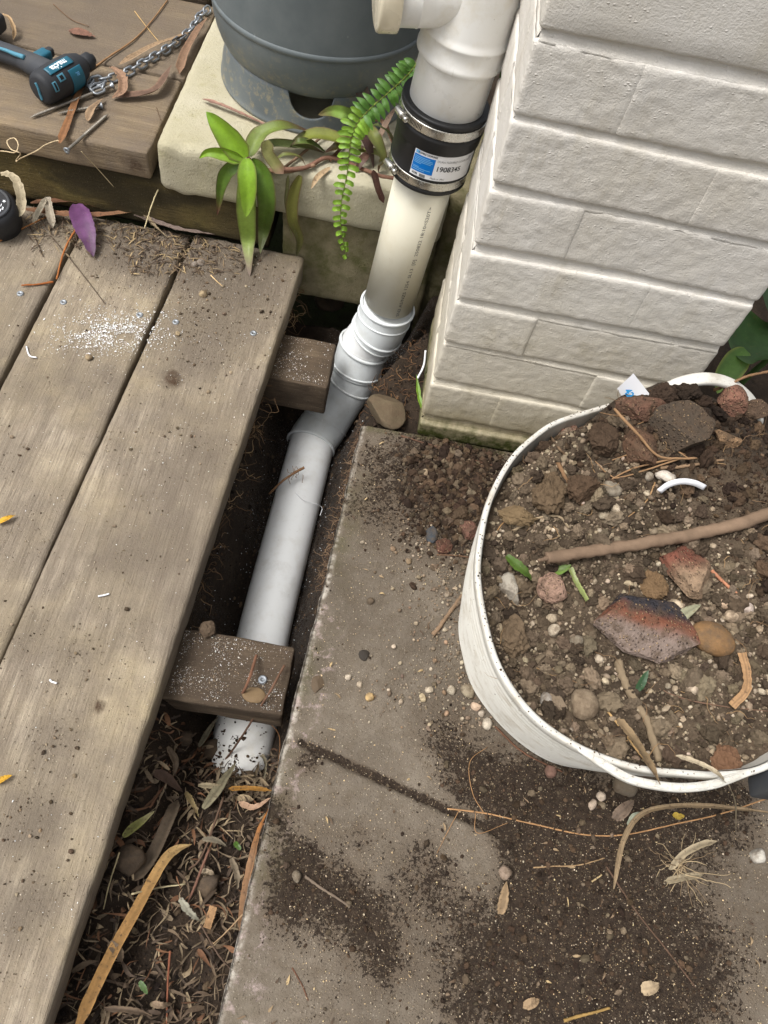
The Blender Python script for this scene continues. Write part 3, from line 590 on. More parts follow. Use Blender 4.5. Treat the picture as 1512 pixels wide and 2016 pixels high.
for u_, hw in ((PY(612, 200, .46), .225), (PY(430, 95, .60), .22)):
    a0 = math.atan2(u_[1]-c0[1], u_[0]-c0[0]); da = (th-a0+np.pi) % (2*np.pi)-np.pi; tz = np.minimum(tz, 1-.42*np.sqrt(np.clip(1-(da/hw)**2, 0, 1)))
for a0 in (1.2, 2.5, 0.): da = (th-a0+np.pi) % (2*np.pi)-np.pi; tz = np.minimum(tz, 1-.42*np.sqrt(np.clip(1-(da/.25)**2, 0, 1)))
s0 = np.linspace(0, 1, 7); rows = []
for s_ in np.linspace(0, 1, 14):
    q = s_*tz; rr = np.interp(q, s0, base[:, 0]); hz = np.interp(q, s0, base[:, 1]); rows.append(np.stack([c0[0]+rr*np.cos(th), c0[1]+rr*np.sin(th), hz], -1))
o = mk('skirt', np.concatenate(rows), grid_faces(14, n, True), M['bottle'], gb); sol = o.modifiers.new('thick', 'SOLIDIFY'); sol.thickness = .003; sol.offset = -1
V, F = lathe([(.02, 1.06), (.02, 1.12), (.028, 1.125), (.028, 1.15), (.0, 1.15)], 24, c0); mk('valve', V, F, M['steel'], gb)

# ================================================================ drain pipe
dp = thing('drain_pipe', 'white plastic drain pipe with black rubber coupling running down into the trench', 'drain pipe', (-.085, .26, -.05))
A0 = np.array([-.0835, .262, 0.]); AX = np.array([.062, -.004, 1.]); 
def ax(z): return A0+AX*z
axn = AX/np.linalg.norm(AX)
def turned(name, prof, mat, parent=dp, n=72, o=None):
    V, F = lathe(prof, n, A0 if o is None else o, axn); return mk(name, V, F, mat, parent)
turned('pipe', [(.0405, .02), (.0452, .02), (.0452, .31), (.0405, .31)], M['pvc_cream'])
turned('pipe', [(.0470, .32), (.0528, .32), (.0528, .49)], M['pvc_white'])
tee = turned('inspection_tee', [(.0530, 0.4690), (.0575, 0.4692), (.0588, 0.4705), (.0588, 0.4765), (.0577, 0.4785), (.0577, 0.4980), (.0590, 0.4998), (.0590, 0.5025), (.0572, 0.5055), (.0562, 0.5120), (.0562, 0.7330), (.0590, 0.7380), (.0590, 0.7780), (.053, 0.7790)], M['pvc_white'])
turned('pipe', [(.0528, .765), (.0528, 1.25)], M['pvc_white'])
bz = .553; bc = ax(bz); bd = PY(800, -5, .235)-bc; bd[2] = 0; bd = np.array([-.97, -.22, -.055]); bd /= np.linalg.norm(bd)
V, F = lathe([(.0475, .0), (.0475, .056), (.0475, .0745), (.0485, .0755), (.0485, .0765), (.0478, .0775), (.0478, .103)], 64, bc, bd); mk('branch', V, F, M['pvc_white'], tee)
V, F = lathe([(.0520, .1), (.0545, .101), (.0548, .1225), (.0535, .1255), (.050, .1268), (.0, .127)], 64, bc, bd); mk('inspection_cap', V, F, M['pvc_cap'], tee)
# rubber coupling with clamps and its paper label
cp = turned('rubber_coupling', [(.0530, 0.4055), (.0608, 0.4063), (.0625, 0.4045), (.0625, 0.4010), (.0612, 0.3997), (.0612, 0.3815), (.0625, 0.3800), (.0628, 0.3775), (.0622, 0.3750), (.0618, 0.3615), (.0612, 0.3600), (.0600, 0.3590), (.0600, 0.3195), (.0608, 0.3180), (.0608, 0.3165), (.0588, 0.3150), (.0588, 0.3015), (.0604, 0.2995), (.0604, 0.2950), (.0590, 0.2937), (.0455, 0.2935)], M['rubber'], n=96)
def ang(p): 
    q = p-ax(p[2]); return math.atan2(q[1], q[0])
def around(r_, z, a): 
    xx = np.cross(axn, [0, 1., 0]); xx /= np.linalg.norm(xx); yy_ = np.cross(axn, xx); a = np.asarray(a); z = np.asarray(z)
    # angle measured in plan from +X
    e1 = np.array([1., 0, 0])-axn*axn[0]; e1 /= np.linalg.norm(e1); e2 = np.cross(axn, e1)
    return A0+axn*z[..., None]+np.asarray(r_)[..., None]*(np.cos(a)[..., None]*e1+np.sin(a)[..., None]*e2)
for zc, r0, hu in ((.3905, .0614, (805, 238)), (.3083, .0590, (782, 325))):
    cl = turned('hose_clamp', [(r0, -.0066+zc), (r0+.0011, -.0066+zc), (r0+.0014, -.0055+zc), (r0+.0010, zc-.004), (r0+.0010, zc+.004), (r0+.0014, zc+.0055), (r0+.0011, zc+.0066), (r0, zc+.0066)], M['steel'], n=96)
    a = R(212)
    c_ = around(np.array(r0+.0062), np.array(zc), np.array(a)); t_ = around(np.array(r0+.0062), np.array(zc), np.array(a+.1))-c_; t_ /= np.linalg.norm(t_)
    V, F = lathe([(.0, -.013), (.0040, -.013), (.0052, -.011), (.0056, .004), (.0050, .006), (.0, .006)], 20, c_, t_); mk('screw_housing', V, F, M['steel'], cl)
    V, F = lathe([(.0, .004), (.0032, .004), (.0032, .009), (.0046, .0095), (.0046, .0145), (.0036, .0155), (.0014, .0155), (.0012, .0142), (.0, .0142)], 6, c_, t_); mk('clamp_screw', V, F, M['steel'], cl)
    vs, fs = [], []
    for k in range(9):                              # worm slots near the screw
        aa = a+.24+k*.038; z4 = np.array([zc-.0036, zc-.0036, zc+.0036, zc+.0036]); a4 = np.array([aa, aa+.014, aa+.022, aa+.008]); vs.append(around(np.full(4, r0+.00135), z4, a4)); fs.append(np.arange(4)[None]+4*k)
    mk('band_slots', np.concatenate(vs), np.concatenate(fs), M['dark'], cl, smooth=False)
RL = .0604
def wrap(V2, a0, zc, r_): return around(np.full(len(V2), r_), zc+V2[:, 1], a0+V2[:, 0]/r_)
def patch(x0, x1, y0, y1, a0, zc, r_, nx=26):
    g_ = np.stack(np.meshgrid(np.linspace(x0, x1, nx), np.linspace(y0, y1, 3), indexing='ij'), -1).reshape(-1, 2); return wrap(g_, a0, zc, r_), grid_faces(nx, 3)
LA, LZ = R(-80), .3400
def lpatch(x0, x1, y0, y1, *a): return patch(x0*1.16, x1*1.16, y0*1.16, y1*1.16, *a)
lab = mk('paper_label', *lpatch(-.0335, .052, -.0175, .0175, LA, LZ, RL), M['paper'], dp)
mk('blue_panel', *lpatch(-.033, -.0055, -.0110, .0110, LA, LZ, RL+.0003), M['blue'], lab)
def put(s, size, x, y, mat, bold=0., par=lab, r_=RL+.0005, align='CENTER', sx=1.):
    V, T = text_mesh(s, size, bold, align); V2 = (V[:, :2]*[sx, 1]+[x, y])*1.16; return mk('lettering', wrap(V2, LA, LZ, r_), T, mat, par, smooth=False)
put('1908345', .0098, .0140, -.0008, M['ink'], .00012); put('DURA FLEXIBLE COUPLING', .0038, .020, .0095, M['greyink']); put('Made in .PRC', .0034, .0025, -.0145, M['ink'])
put('FLEXIBLE COUPLINGS', .0034, -.0165, .0141, M['ink'], .0001, sx=.75); put('DN 90', .0034, .045, .0125, M['ink'])
mk('logo_mark', *lpatch(-.0322, -.0270, .0123, .0160, LA, LZ, RL+.0005, 6), M['paleink'], lab); put('WM', .004, -.0275, -.0142, M['ink'], .0001)
mk('certification_mark', *lpatch(-.021, -.0135, -.0165, -.0125, LA, LZ, RL+.0005, 6), M['greyink'], lab)
vs, fs, n0 = [], [], 0
for i, (y, x1) in enumerate(((.0085, -.012), (.0065, -.0085), (.0045, -.008), (.0025, -.010), (.0005, -.022), (-.0045, -.024), (-.0062, -.009), (-.0085, -.016))):
    V, F = lpatch(-.0318, x1, y-.0005, y+.0004, LA, LZ, RL+.0005, 10); vs.append((V, F))
V, F = join(vs); mk('small_print', V, F, M['paleink'], lab)
# printed line on the lower pipe, reading upwards
V, T = text_mesh('SN2 AS/NZS 1254  SL13  [0]  250822 18:10<S20T>', .0078, 0, 'LEFT'); L_ = V[:, 0].max(); V2 = np.c_[-V[:, 1], V[:, 0]*(.236/L_)]
mk('lettering', around(np.full(len(V2), .0455), .026+V2[:, 1], R(-66)+V2[:, 0]/.0455), T, M['pipeink'], dp, smooth=False)
# fittings that carry the pipe down into the trench
def run(name, pts, rad, mat, n=64, k=60, parent=dp):
    C = spline(pts, k); t = np.linspace(0, 1, k); V, F = tube(C, np.interp(t, np.linspace(0, 1, len(rad)), rad) if not callable(rad) else rad(t), n, False); return mk(name, V, F, mat, parent), C
def lip(C, i, r_, parent, mat, w_=.0045, h=.0022):
    h = h*1.45
    T, N, B = frames(C); o = C[i]; V, F = lathe([(r_, -w_*.5), (r_+h*.8, -w_*.5), (r_+h, -w_*.25), (r_+h, w_*.25), (r_+h*.8, w_*.5), (r_, w_*.5)], 64, o, T[i]); return mk('socket_lip', V, F, mat, parent)
Q = [ax(.036), ax(.0), P(745, 648, -.052), P(718, 680, -.100), P(703, 724, -.150), P(690, 755, -.185), P(664, 795, -.228), P(638, 836, -.262), P(612, 876, -.272), np.array([-.187, .04, -.273])]
C = spline(Q, 400)
def part(i0, i1, name, r_, mat):
    c = C[i0:i1:3]; V, F = tube(c, r_ if np.isscalar(r_) else np.interp(np.linspace(0, 1, len(c)), np.linspace(0, 1, len(r_)), r_), 72, True); return mk(name, V, F, mat, dp), c
def near(u, v):
    pr = np.array([[CX+FPX*((p-CAM)@AR)/((p-CAM)@AD), CY-FPX*((p-CAM)@AU)/((p-CAM)@AD)] for p in C]); return int(np.argmin(((pr-[u, v])**2).sum(1)))
i1, i2, i3, i4, i5, i6, i7 = [near(*q) for q in ((762, 602), (743, 650), (717, 682), (703, 724), (690, 756), (640, 832), (612, 876))]
e1, c = part(i1, i2+14, 'elbow', [.0492, .0492, .0488], M['pvc_fit']); lip(C, i1, .0475, e1, M['pvc_fit'], .006, .0028); lip(C, i1+int((i2-i1)*.45), .0478, e1, M['pvc_fit'], .003, .0020); lip(C, i2, .0478, e1, M['pvc_fit'], .005, .0026); lip(C, i2+10, .0478, e1, M['pvc_fit'], .003, .002)
part(i2, i3+8, 'pipe', .0462, M['pvc_drain'])
e2, c = part(i3, i4+10, 'socket', [.0490, .0490], M['pvc_fit']); lip(C, i3, .0478, e2, M['pvc_fit'], .006, .0026); lip(C, i4, .0478, e2, M['pvc_fit'], .004, .0022)
e3, c = part(i4, i7, 'elbow', [.0478, .0468, .0465, .0475, .0492, .0492], M['pvc_fit']); lip(C, i5, .0462, e3, M['pvc_fit'], .004, .002); lip(C, i6, .0472, e3, M['pvc_fit'], .004, .0022); lip(C, i7, .0475, e3, M['pvc_fit'], .006, .0026)
run('pipe', [C[i7-8], P(566, 1062, -.273), P(520, 1245, -.273), P(500, 1360, -.272)], [.0452, .0452], M['pvc_drain'])
en, cc = run('socket', [P(500, 1360, -.272), P(452, 1580, -.272)], [.0500, .0500, .0498, .0498], M['pvc_white']); lip(cc, 1, .0495, en, M['pvc_white'], .006, .003)

# ================================================================ flexible tub
tub = thing('flexible_tub', 'white flexible plastic tub with ribbed wall filled with soil and rubble', 'tub', (.28, -.33, 0))
RH = .27
rim_px = [(1310, 772), (1215, 795), (1100, 830), (1050, 862), (1010, 900), (978, 952), (957, 1005), (946, 1060), (940, 1110), (942, 1160), (955, 1230), (975, 1300), (1012, 1366), (1060, 1420), (1120, 1462), (1180, 1490), (1260, 1514), (1340, 1522), (1420, 1526), (1512, 1508)]
rim = [P(u, v, RH)[:2] for u, v in rim_px]+[np.array(q) for q in ((.425, -.50), (.472, -.43), (.497, -.34), (.492, -.25), (.455, -.165), (.395, -.10), (.33, -.077))]
rim = np.array(rim); NR = 260
rc = spline(np.vstack([rim[-2:], rim, rim[:3]]), NR*3)
def resample(c, n):
    a = np.unwrap(np.arctan2(c[:, 1]+.33, c[:, 0]-.28)); o = np.argsort(a); a, c = a[o], c[o]
    g_ = np.linspace(-np.pi, np.pi, n, endpoint=False); x = np.interp(g_, a, c[:, 0], period=None) if False else None
    a2 = np.concatenate([a-2*np.pi, a, a+2*np.pi]); r2 = np.tile(np.hypot(c[:, 0]-.28, c[:, 1]+.33), 3); o = np.argsort(a2); return g_, np.interp(g_, a2[o], r2[o])
th, rr = resample(rc, NR); k_ = np.ones(5)/5; rr = np.convolve(np.concatenate([rr[-2:], rr, rr[:2]]), k_, 'valid')
foot = np.array([P(u, v, 0)[:2] for u, v in ((925, 1130), (905, 1230), (915, 1300), (935, 1360), (1000, 1440), (1090, 1500), (1210, 1512))]+[(.36, -.49), (.43, -.43), (.462, -.33), (.44, -.22), (.37, -.145), (.28, -.12), (.19, -.145), (.135, -.2)])
ft = spline(np.vstack([foot, foot[:2]]), 600); _, rf = resample(ft, NR); rf = np.convolve(np.concatenate([rf[-4:], rf, rf[:4]]), np.ones(9)/9, 'valid')
def tubpt(s_, inset=0., rib=0.):
    h = s_*RH; r_ = rf+(rr-rf)*s_**1.15+.006*np.sin(np.pi*s_)+rib-inset; return np.stack([.28+r_*np.cos(th), -.33+r_*np.sin(th), np.full(NR, h)], -1)
rows = [tubpt(.02, .16), tubpt(.02, .02), tubpt(.012, .006)]; NRIB = 15
for s_ in np.linspace(.015, .965, NRIB*14): rows.append(tubpt(s_, 0, .0026*math.exp(-(((s_/.95*NRIB) % 1-.5)/.16)**2)))
rows.append(tubpt(.985)); mk('wall', np.concatenate(rows), grid_faces(len(rows), NR, True), M['tub'], tub)
rows = [tubpt(s_, .0045) for s_ in np.linspace(1., .55, 8)]; mk('inner_wall', np.concatenate(rows), grid_faces(8, NR, True), M['tub'], tub)
rows = []
for dx, dz in ((.0034, -.003), (.0036, .0010), (.0028, .0026), (.0, .0032), (-.0022, .0026), (-.0030, .0006), (-.0030, -.007), (-.0018, -.009), (.0005, -.008)):
    q = tubpt(1., dx); q[:, 2] += dz; rows.append(q)
rows.append(rows[0]); mk('rim', np.concatenate(rows), grid_faces(len(rows), NR, True)[:, ::-1], M['tub'], tub)
def band(name, pts, w_, t_, parent, slots=0):
    C_ = spline(pts, 80); T, N, B = frames(C_); n_ = np.array([0, 0, 1.]); sd_ = np.cross(T, n_); sd_ /= np.linalg.norm(sd_, axis=1)[:, None]; up = np.cross(sd_, T)
    a = np.arange(16)/16*2*np.pi; sx = np.sign(np.cos(a))*np.abs(np.cos(a))**.5*w_/2; sz = np.sign(np.sin(a))*np.abs(np.sin(a))**.5*t_/2; tpr = .55+.45*np.clip(np.sin(np.linspace(0, np.pi, 80))*2.2, 0, 1)
    V = (C_[:, None]+sx[None, :, None]*tpr[:, None, None]*sd_[:, None]+sz[None, :, None]*tpr[:, None, None]*up[:, None]).reshape(-1, 3); F = [grid_faces(80, 16, True)]
    k = len(V); V = np.vstack([V, C_[0], C_[-1]]); j = np.arange(16); F.append(np.concatenate([np.stack([np.full(16, k), (j+1) % 16, j], -1), np.stack([np.full(16, k+1), 79*16+j, 79*16+(j+1) % 16], -1)]))
    o = mk(name, V, F, M['tub'], parent)
    vs = []
    for q in range(slots):
        i = int(8+q*64/max(1, slots)); i2 = i+4
        vs.append(tube(spline([C_[i]+up[i]*(t_/2+.0002)-sd_[i]*w_*.26, C_[i2]+up[i2]*(t_/2+.0002)-sd_[i2]*w_*.26, C_[i2]+up[i2]*(t_/2+.0002)+sd_[i2]*w_*.26, C_[i]+up[i]*(t_/2+.0002)+sd_[i]*w_*.26, C_[i]+up[i]*(t_/2+.0002)-sd_[i]*w_*.26], 22), .0006, 5))
    if vs: mk('moulded_slots', *join(vs), M['tub'], o)
    return o
band('handle', [P(1138, 1474, RH), P(1180, 1500, RH+.002), P(1235, 1532, RH+.004), (P(1290, 1546, RH+.006)), P(1345, 1551, RH+.006), P(1400, 1545, RH+.004), P(1440, 1532, RH+.001), P(1490, 1516, RH)], .0088, .007, tub, 12)
band('handle', [P(1250, 800, RH), P(1296, 777, RH+.028), P(1340, 755, RH+.045), P(1392, 746, RH+.052), P(1440, 757, RH+.045), P(1478, 788, RH+.025), P(1500, 830, RH-.002)], .018, .008, tub, 0)
lb = [P(1215, 765, .305), P(1247, 735, .325), P(1290, 790, .300), P(1243, 812, .282)]
n_ = np.cross(lb[1]-lb[0], lb[3]-lb[0]); n_ /= np.linalg.norm(n_); ce = sum(lb)/4
grd = np.array([[lb[0]*(1-s_)*(1-t_)+lb[1]*(1-s_)*t_+lb[3]*s_*(1-t_)+lb[2]*s_*t_+.004*n_*math.sin(s_*2.4) for t_ in np.linspace(0, 1, 8)] for s_ in np.linspace(0, 1, 14)]).reshape(-1, 3)
st = mk('paper_sticker', grd, grid_faces(14, 8), M['paper'], tub)
V, T = text_mesh('42 Litre', .0125, .0004, 'LEFT'); e1_ = (lb[3]-lb[0]); e1_ /= np.linalg.norm(e1_); e2_ = (lb[1]-lb[0]); e2_ -= e1_*(e2_@e1_); e2_ /= np.linalg.norm(e2_); nn = np.cross(e1_, e2_); nn = nn if nn@(CAM-ce) > 0 else -nn
mk('lettering', lb[0]+e1_*(V[:, :1]+.006)+e2_*(V[:, 1:2]+.009)+nn*.0042, T, M['cyan'], st, smooth=False)
V, F = rbox((.03, .022, .05), .004, .01, P(1512, 1535, .25)+np.array([.006, -.004, 0])); mk('handle_clip', V, F, M['tool_grip'], tub)

# ================================================================ soil in the tub
def rim_r(x, y):
    a = np.arctan2(y+.33, x-.28); return np.hypot(x-.28, y+.33)/np.interp(a, np.r_[th[-1]-2*np.pi, th, th[0]+2*np.pi], np.r_[rr[-1], rr, rr[0]])
def Tb(x, y):
    x = np.asarray(x, float); y = np.asarray(y, float); q = rim_r(x, y)
    h = .228+.078*sm(-.45, -.15, y)-.018*sm(.2, .1, x)*sm(-.2, -.4, y)
    back = sm(-.16, -.11, y)*sm(.16, .22, x)
    back = np.maximum(back, sm(.33, .39, x)*sm(-.34, -.25, y))
    return h-(h-.243)*sm(.82, .97, q)*(1-back*.85)
def T(x, y): return Tb(x, y)+.010*fbm2(x, y, 13, 4, 51)+.006*fbm2(x, y, 40, 4, 52, .6)
ss = np.concatenate([np.linspace(.01, .9, 90), np.linspace(.905, .972, 10)]); rr_s = np.concatenate([rr])
sx_, st_ = np.meshgrid(ss, np.arange(NR), indexing='ij'); X = .28+sx_*rr[st_]*np.cos(th[st_]); Y = -.33+sx_*rr[st_]*np.sin(th[st_]); Z = T(X, Y)+.003*fbm2(X, Y, 150, 3, 5)
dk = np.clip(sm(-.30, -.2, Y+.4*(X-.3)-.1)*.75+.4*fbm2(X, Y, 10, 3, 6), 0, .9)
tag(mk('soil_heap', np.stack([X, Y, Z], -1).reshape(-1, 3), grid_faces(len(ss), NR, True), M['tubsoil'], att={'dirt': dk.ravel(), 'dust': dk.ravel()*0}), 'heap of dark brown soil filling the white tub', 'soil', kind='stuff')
g = np.random.default_rng(5)
def disc(n): 
    a = g.uniform(0, 2*np.pi, n); s_ = np.sqrt(g.uniform(0, 1, n))*.955; r_ = np.interp(a, np.r_[th, th[0]+2*np.pi], np.r_[rr, rr[0]]) if False else np.interp((a+np.pi) % (2*np.pi)-np.pi, np.r_[th, np.pi], np.r_[rr, rr[0]])
    return .28+s_*r_*np.cos(a), -.33+s_*r_*np.sin(a)
DARK = [S(58, 46, 37), S(70, 56, 44), S(48, 38, 31), S(84, 68, 53)]; MID = [S(102, 89, 73), S(86, 74, 60), S(120, 105, 87), S(72, 61, 50)]; PALE = [S(150, 134, 112), S(172, 156, 132), S(136, 121, 102), S(190, 175, 152)]
def powr(n, a, b, k=2.2): return a*(1-g.uniform(0, 1, n)*(1-(a/b)**k))**(-1/k)
def crumbs(name, label, x, y, z, r_, pal, sd, sub=1, flat_=.75, kind='stuff', sink=.2):
    n = len(x); sc = np.stack([r_*g.uniform(.8, 1.3, n), r_*g.uniform(.7, 1.1, n), r_*g.uniform(.55, .9, n)*flat_/.75], -1)
    return scat(name, ICO[sub], np.stack([x, y, z+r_*(.4-sink)], -1), rotm(g, n), sc, pick(g, pal, n) if isinstance(pal, list) else pal, M['crumb'], .16, kind, label, 'soil', sd=sd)
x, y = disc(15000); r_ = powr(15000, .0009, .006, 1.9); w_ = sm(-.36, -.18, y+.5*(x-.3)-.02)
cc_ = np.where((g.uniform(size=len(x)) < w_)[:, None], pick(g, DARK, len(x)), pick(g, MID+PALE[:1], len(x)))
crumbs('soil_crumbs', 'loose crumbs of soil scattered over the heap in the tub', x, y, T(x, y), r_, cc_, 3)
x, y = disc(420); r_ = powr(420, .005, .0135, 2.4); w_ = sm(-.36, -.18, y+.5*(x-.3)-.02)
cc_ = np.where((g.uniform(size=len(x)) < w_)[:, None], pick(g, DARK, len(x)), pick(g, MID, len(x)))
n = len(x); TV, TF = ICO[3]; TV = TV*(1+.5*fbm(TV, 2.4, 5, 3, .7))[:, None]
scat('soil_clods', (TV, TF), np.stack([x, y, T(x, y)+r_*.25], -1), rotm(g, n), np.stack([r_*g.uniform(.9, 1.3, n), r_*g.uniform(.8, 1.1, n), r_*g.uniform(.6, .9, n)], -1), cc_, M['crumb'], .09, 'stuff', 'lumpy clods of soil lying in the tub', 'soil', sd=4)
x, y = disc(1300); k_ = y+.4*x < -.12; x, y = x[k_], y[k_]; n = len(x); r_ = powr(n, .0013, .0045, 2.2)
scat('gravel', ICO[2], np.stack([x, y, T(x, y)+r_*.4], -1), rotm(g, n), np.stack([r_*g.uniform(.9, 1.3, n), r_, r_*.75], -1), pick(g, PALE, n, .2), M['stone'], .04, 'stuff', 'small pale gravel mixed into the soil in the tub', 'gravel', smooth=True, sd=6)

# ================================================================ crumbs, gravel and shavings outside the tub
def region(n, u0, u1, v0, v1):
    u, v = g.uniform(u0, u1, n), g.uniform(v0, v1, n); p = np.array([P(a, b) for a, b in zip(u, v)]); return p[:, 0], p[:, 1]
def in_tub(x, y): 
    a = np.arctan2(y+.33, x-.28); return np.hypot(x-.28, y+.33) < np.interp(a, np.r_[th[-1]-2*np.pi, th, th[0]+2*np.pi], np.r_[rf[-1], rf, rf[0]])+.003
def slabz(x, y): return .0035*np.clip(blobs(x, y, DIRT), 0, 1)*.4+.016*sm(.55, 1.2, blobs(x, y, DIRT[:6]))*.6
def keep(x, y, m): return x[m], y[m]
x = g.uniform(-.13, .6, 60000); y = g.uniform(-.95, -.013, 60000); d = blobs(x, y, DIRT); d = d*.9+.5*fbm2(x, y, 20, 5, 8, .6)+.2*fbm2(x, y, 7, 3, 18)
m = (g.uniform(size=len(x)) < np.clip(d*.75+.03, .02, .95)) & (x > edge_x(y)+.003) & ~in_tub(x, y); x, y = keep(x, y, m); d = d[m]
r_ = powr(len(x), .0006, .0062, 2.2)*np.clip(.55+.5*d, .5, 1.1)
crumbs('soil_crumbs', 'dark soil crumbs strewn over the concrete path', x, y, slabz(x, y), r_, DARK+DARK+MID, 11, sink=.0)
# soil pile against the pier foot
x = g.normal(0, 1, 2600); y = g.normal(0, 1, 2600); c_ = P(905, 960); x, y = c_[0]+x*.045, c_[1]+y*.055; m = ~in_tub(x, y) & (y < -.018) & (x > -.03); x, y = keep(x, y, m); r_ = powr(len(x), .0018, .009, 1.9)
crumbs('soil_crumbs', 'dark lumpy soil spilled between the pier and the tub', x, y, slabz(x, y), r_, DARK+DARK+MID[:2], 12, sub=2)
# pale grit and gravel along the tub
x, y = region(9000, 560, 1512, 880, 2016); m = (x > edge_x(y)+.004) & ~in_tub(x, y) & (y < -.015); x, y = keep(x, y, m); r_ = powr(len(x), .0004, .0013, 2.2)
crumbs('grit', 'fine pale grit and wood flecks sprinkled over the concrete path', x, y, slabz(x, y)+.0008, r_, PALE+[S(205, 180, 140)], 13, sink=0)
x, y = region(2600, 690, 1000, 1000, 1440); wgt = blobs(x, y, [(890, 1150, 60, .9), (905, 1300, 50, .9), (880, 1220, 70, .7), (830, 1080, 70, .5), (850, 1370, 90, .5), (960, 1420, 40, .8), (760, 1350, 60, .25)]); m = (g.uniform(size=len(x)) < wgt) & ~in_tub(x, y); x, y = keep(x, y, m); n = len(x); r_ = powr(n, .0009, .0040, 1.9)
scat('gravel', ICO[2], np.stack([x, y, r_*.45+.001], -1), rotm(g, n), np.stack([r_*g.uniform(.9, 1.35, n), r_, r_*.8], -1), pick(g, PALE+[S(146, 122, 98), S(120, 104, 88)], n, .2), M['stone'], .04, 'stuff', 'pale rounded gravel spread on the concrete left of the tub', 'gravel', smooth=True, sd=14)
# trench
x = g.uniform(-.33, .0, 15000); y = g.uniform(-1.1, .34, 15000); m = (x < np.where(y < -.01, edge_x(y)-.002, 0)); x, y = keep(x, y, m); r_ = powr(len(x), .0009, .006, 2.)
crumbs('soil_crumbs', 'dark soil crumbs on the trench floor and banks', x, y, G(x, y), r_, [S(52, 43, 36), S(40, 34, 30), S(70, 58, 47), S(84, 70, 56)], 15)
n = 700; y = g.uniform(-.42, .2, n); x = pipe_x(y)+g.normal(0, .05, n); m = x < edge_x(y)-.002; x, y = keep(x, y, m); n = len(x)
scat('pvc_shavings', ICO[1], np.stack([x, y, G(x, y)+.003], -1), rotm(g, n, .4), np.stack([g.uniform(.0005, .0013, n), np.full(n, .0005), np.full(n, .0003)], -1), pick(g, [S(222, 224, 226), S(190, 192, 194)], n, .08), M['chip'], .2, 'stuff', 'white plastic shavings sprinkled on the dark trench soil', 'shavings', sd=16)
a_, b_ = P(484, 1430, -.272), P(455, 1560, -.272); n = 420; t_ = g.uniform(0, 1, n)**.7; an = g.normal(-.05, .45, n); q = a_+(b_-a_)*t_[:, None]; m = fbm2(t_, an, 4, 3, 3) > -.05
pos = np.stack([q[:, 0]+.0512*np.sin(an), q[:, 1], q[:, 2]+.0512*np.cos(an)], -1)[m]; n = len(pos); r_ = powr(n, .0008, .0038, 1.9)
scat('soil_crumbs', ICO[1], pos, rotm(g, n), np.stack([r_, r_, r_*.7], -1), pick(g, DARK, n), M['crumb'], .2, 'stuff', 'dark soil crumbs lying on the white pipe end below the near joist', 'soil', sd=30)
# deck: soil at the far end, white shavings
def deckz(x, y): return .002*np.clip(blobs(x, y, DDIRT)-.3, 0, 1)
gaps = lambda x, y: (np.abs(x-g1X(y)) < .004) | (np.abs(x-g2X(y)) < .006) | (x > eX(y)-.003) | (y > .343)
x = g.uniform(-.95, -.26, 30000); y = g.uniform(-.95, .342, 30000); d = blobs(x, y, DDIRT)+.2*fbm2(x, y, 22, 3, 9); m = (g.uniform(size=len(x)) < np.clip(d*.8+.012, 0, .95)) & ~gaps(x, y); x, y = keep(x, y, m); r_ = powr(len(x), .0006, .0042, 2.1)
crumbs('soil_crumbs', 'brown soil crumbs scattered over the deck boards', x, y, deckz(x, y), r_, MID+PALE[:1]+[S(128, 110, 88), S(84, 70, 57)], 17, sink=0)
x = g.uniform(-.95, -.262, 14000); y = g.uniform(-.95, .34, 14000); m = (fbm2(x, y, 7, 3, 77) > -.1) & ~gaps(x, y); x, y = keep(x, y, m)
crumbs('grit', 'fine tan grit and dust specks over the deck boards', x, y, deckz(x, y)+.0006, powr(len(x), .00035, .0011, 2.4), PALE+MID, 27, sink=0)
q = P(228, 655); n = 1700; x = q[0]+g.normal(0, .044, n); y = q[1]+g.normal(0, .024, n)+.25*(x-q[0]); m = ~gaps(x, y) & (fbm2(x, y, 40, 3, 5) > -.35); x, y = keep(x, y, m); n = len(x); r_ = powr(n, .0005, .0017, 2.4)
scat('pvc_shavings', ICO[1], np.stack([x, y, .0012+r_*.2], -1), rotm(g, n, .3), np.stack([r_*g.uniform(.8, 1.8, n), r_*.8, r_*.5], -1), pick(g, [S(232, 232, 232), S(216, 214, 210)], n, .05), M['chip'], .2, 'stuff', 'dense patch of white plastic shavings on the middle deck board', 'shavings', sd=28)
x = g.uniform(-.95, -.262, 60000); y = g.uniform(-.95, .34, 60000); d = blobs(x, y, WDUST)*1.0+.05+.09*sm(-.5, -.33, x)*sm(-.45, -.05, y)+.12*fbm2(x, y, 16, 3, 19)*sm(-.6, -.3, y); m = (g.uniform(size=len(x)) < np.clip(d, .012, 1)*.42) & ~gaps(x, y); x, y = keep(x, y, m); n = len(x); r_ = powr(n, .00038, .0013, 2.6)
scat('pvc_shavings', ICO[1], np.stack([x, y, deckz(x, y)+.0009+r_*.2], -1), rotm(g, n, .3), np.stack([r_*g.uniform(.8, 1.8, n), r_*.8, r_*.5], -1), pick(g, [S(226, 226, 224), S(206, 200, 190), S(186, 174, 154)], n, .08), M['chip'], .2, 'stuff', 'white plastic shavings sprinkled over the deck boards', 'shavings', sd=18)
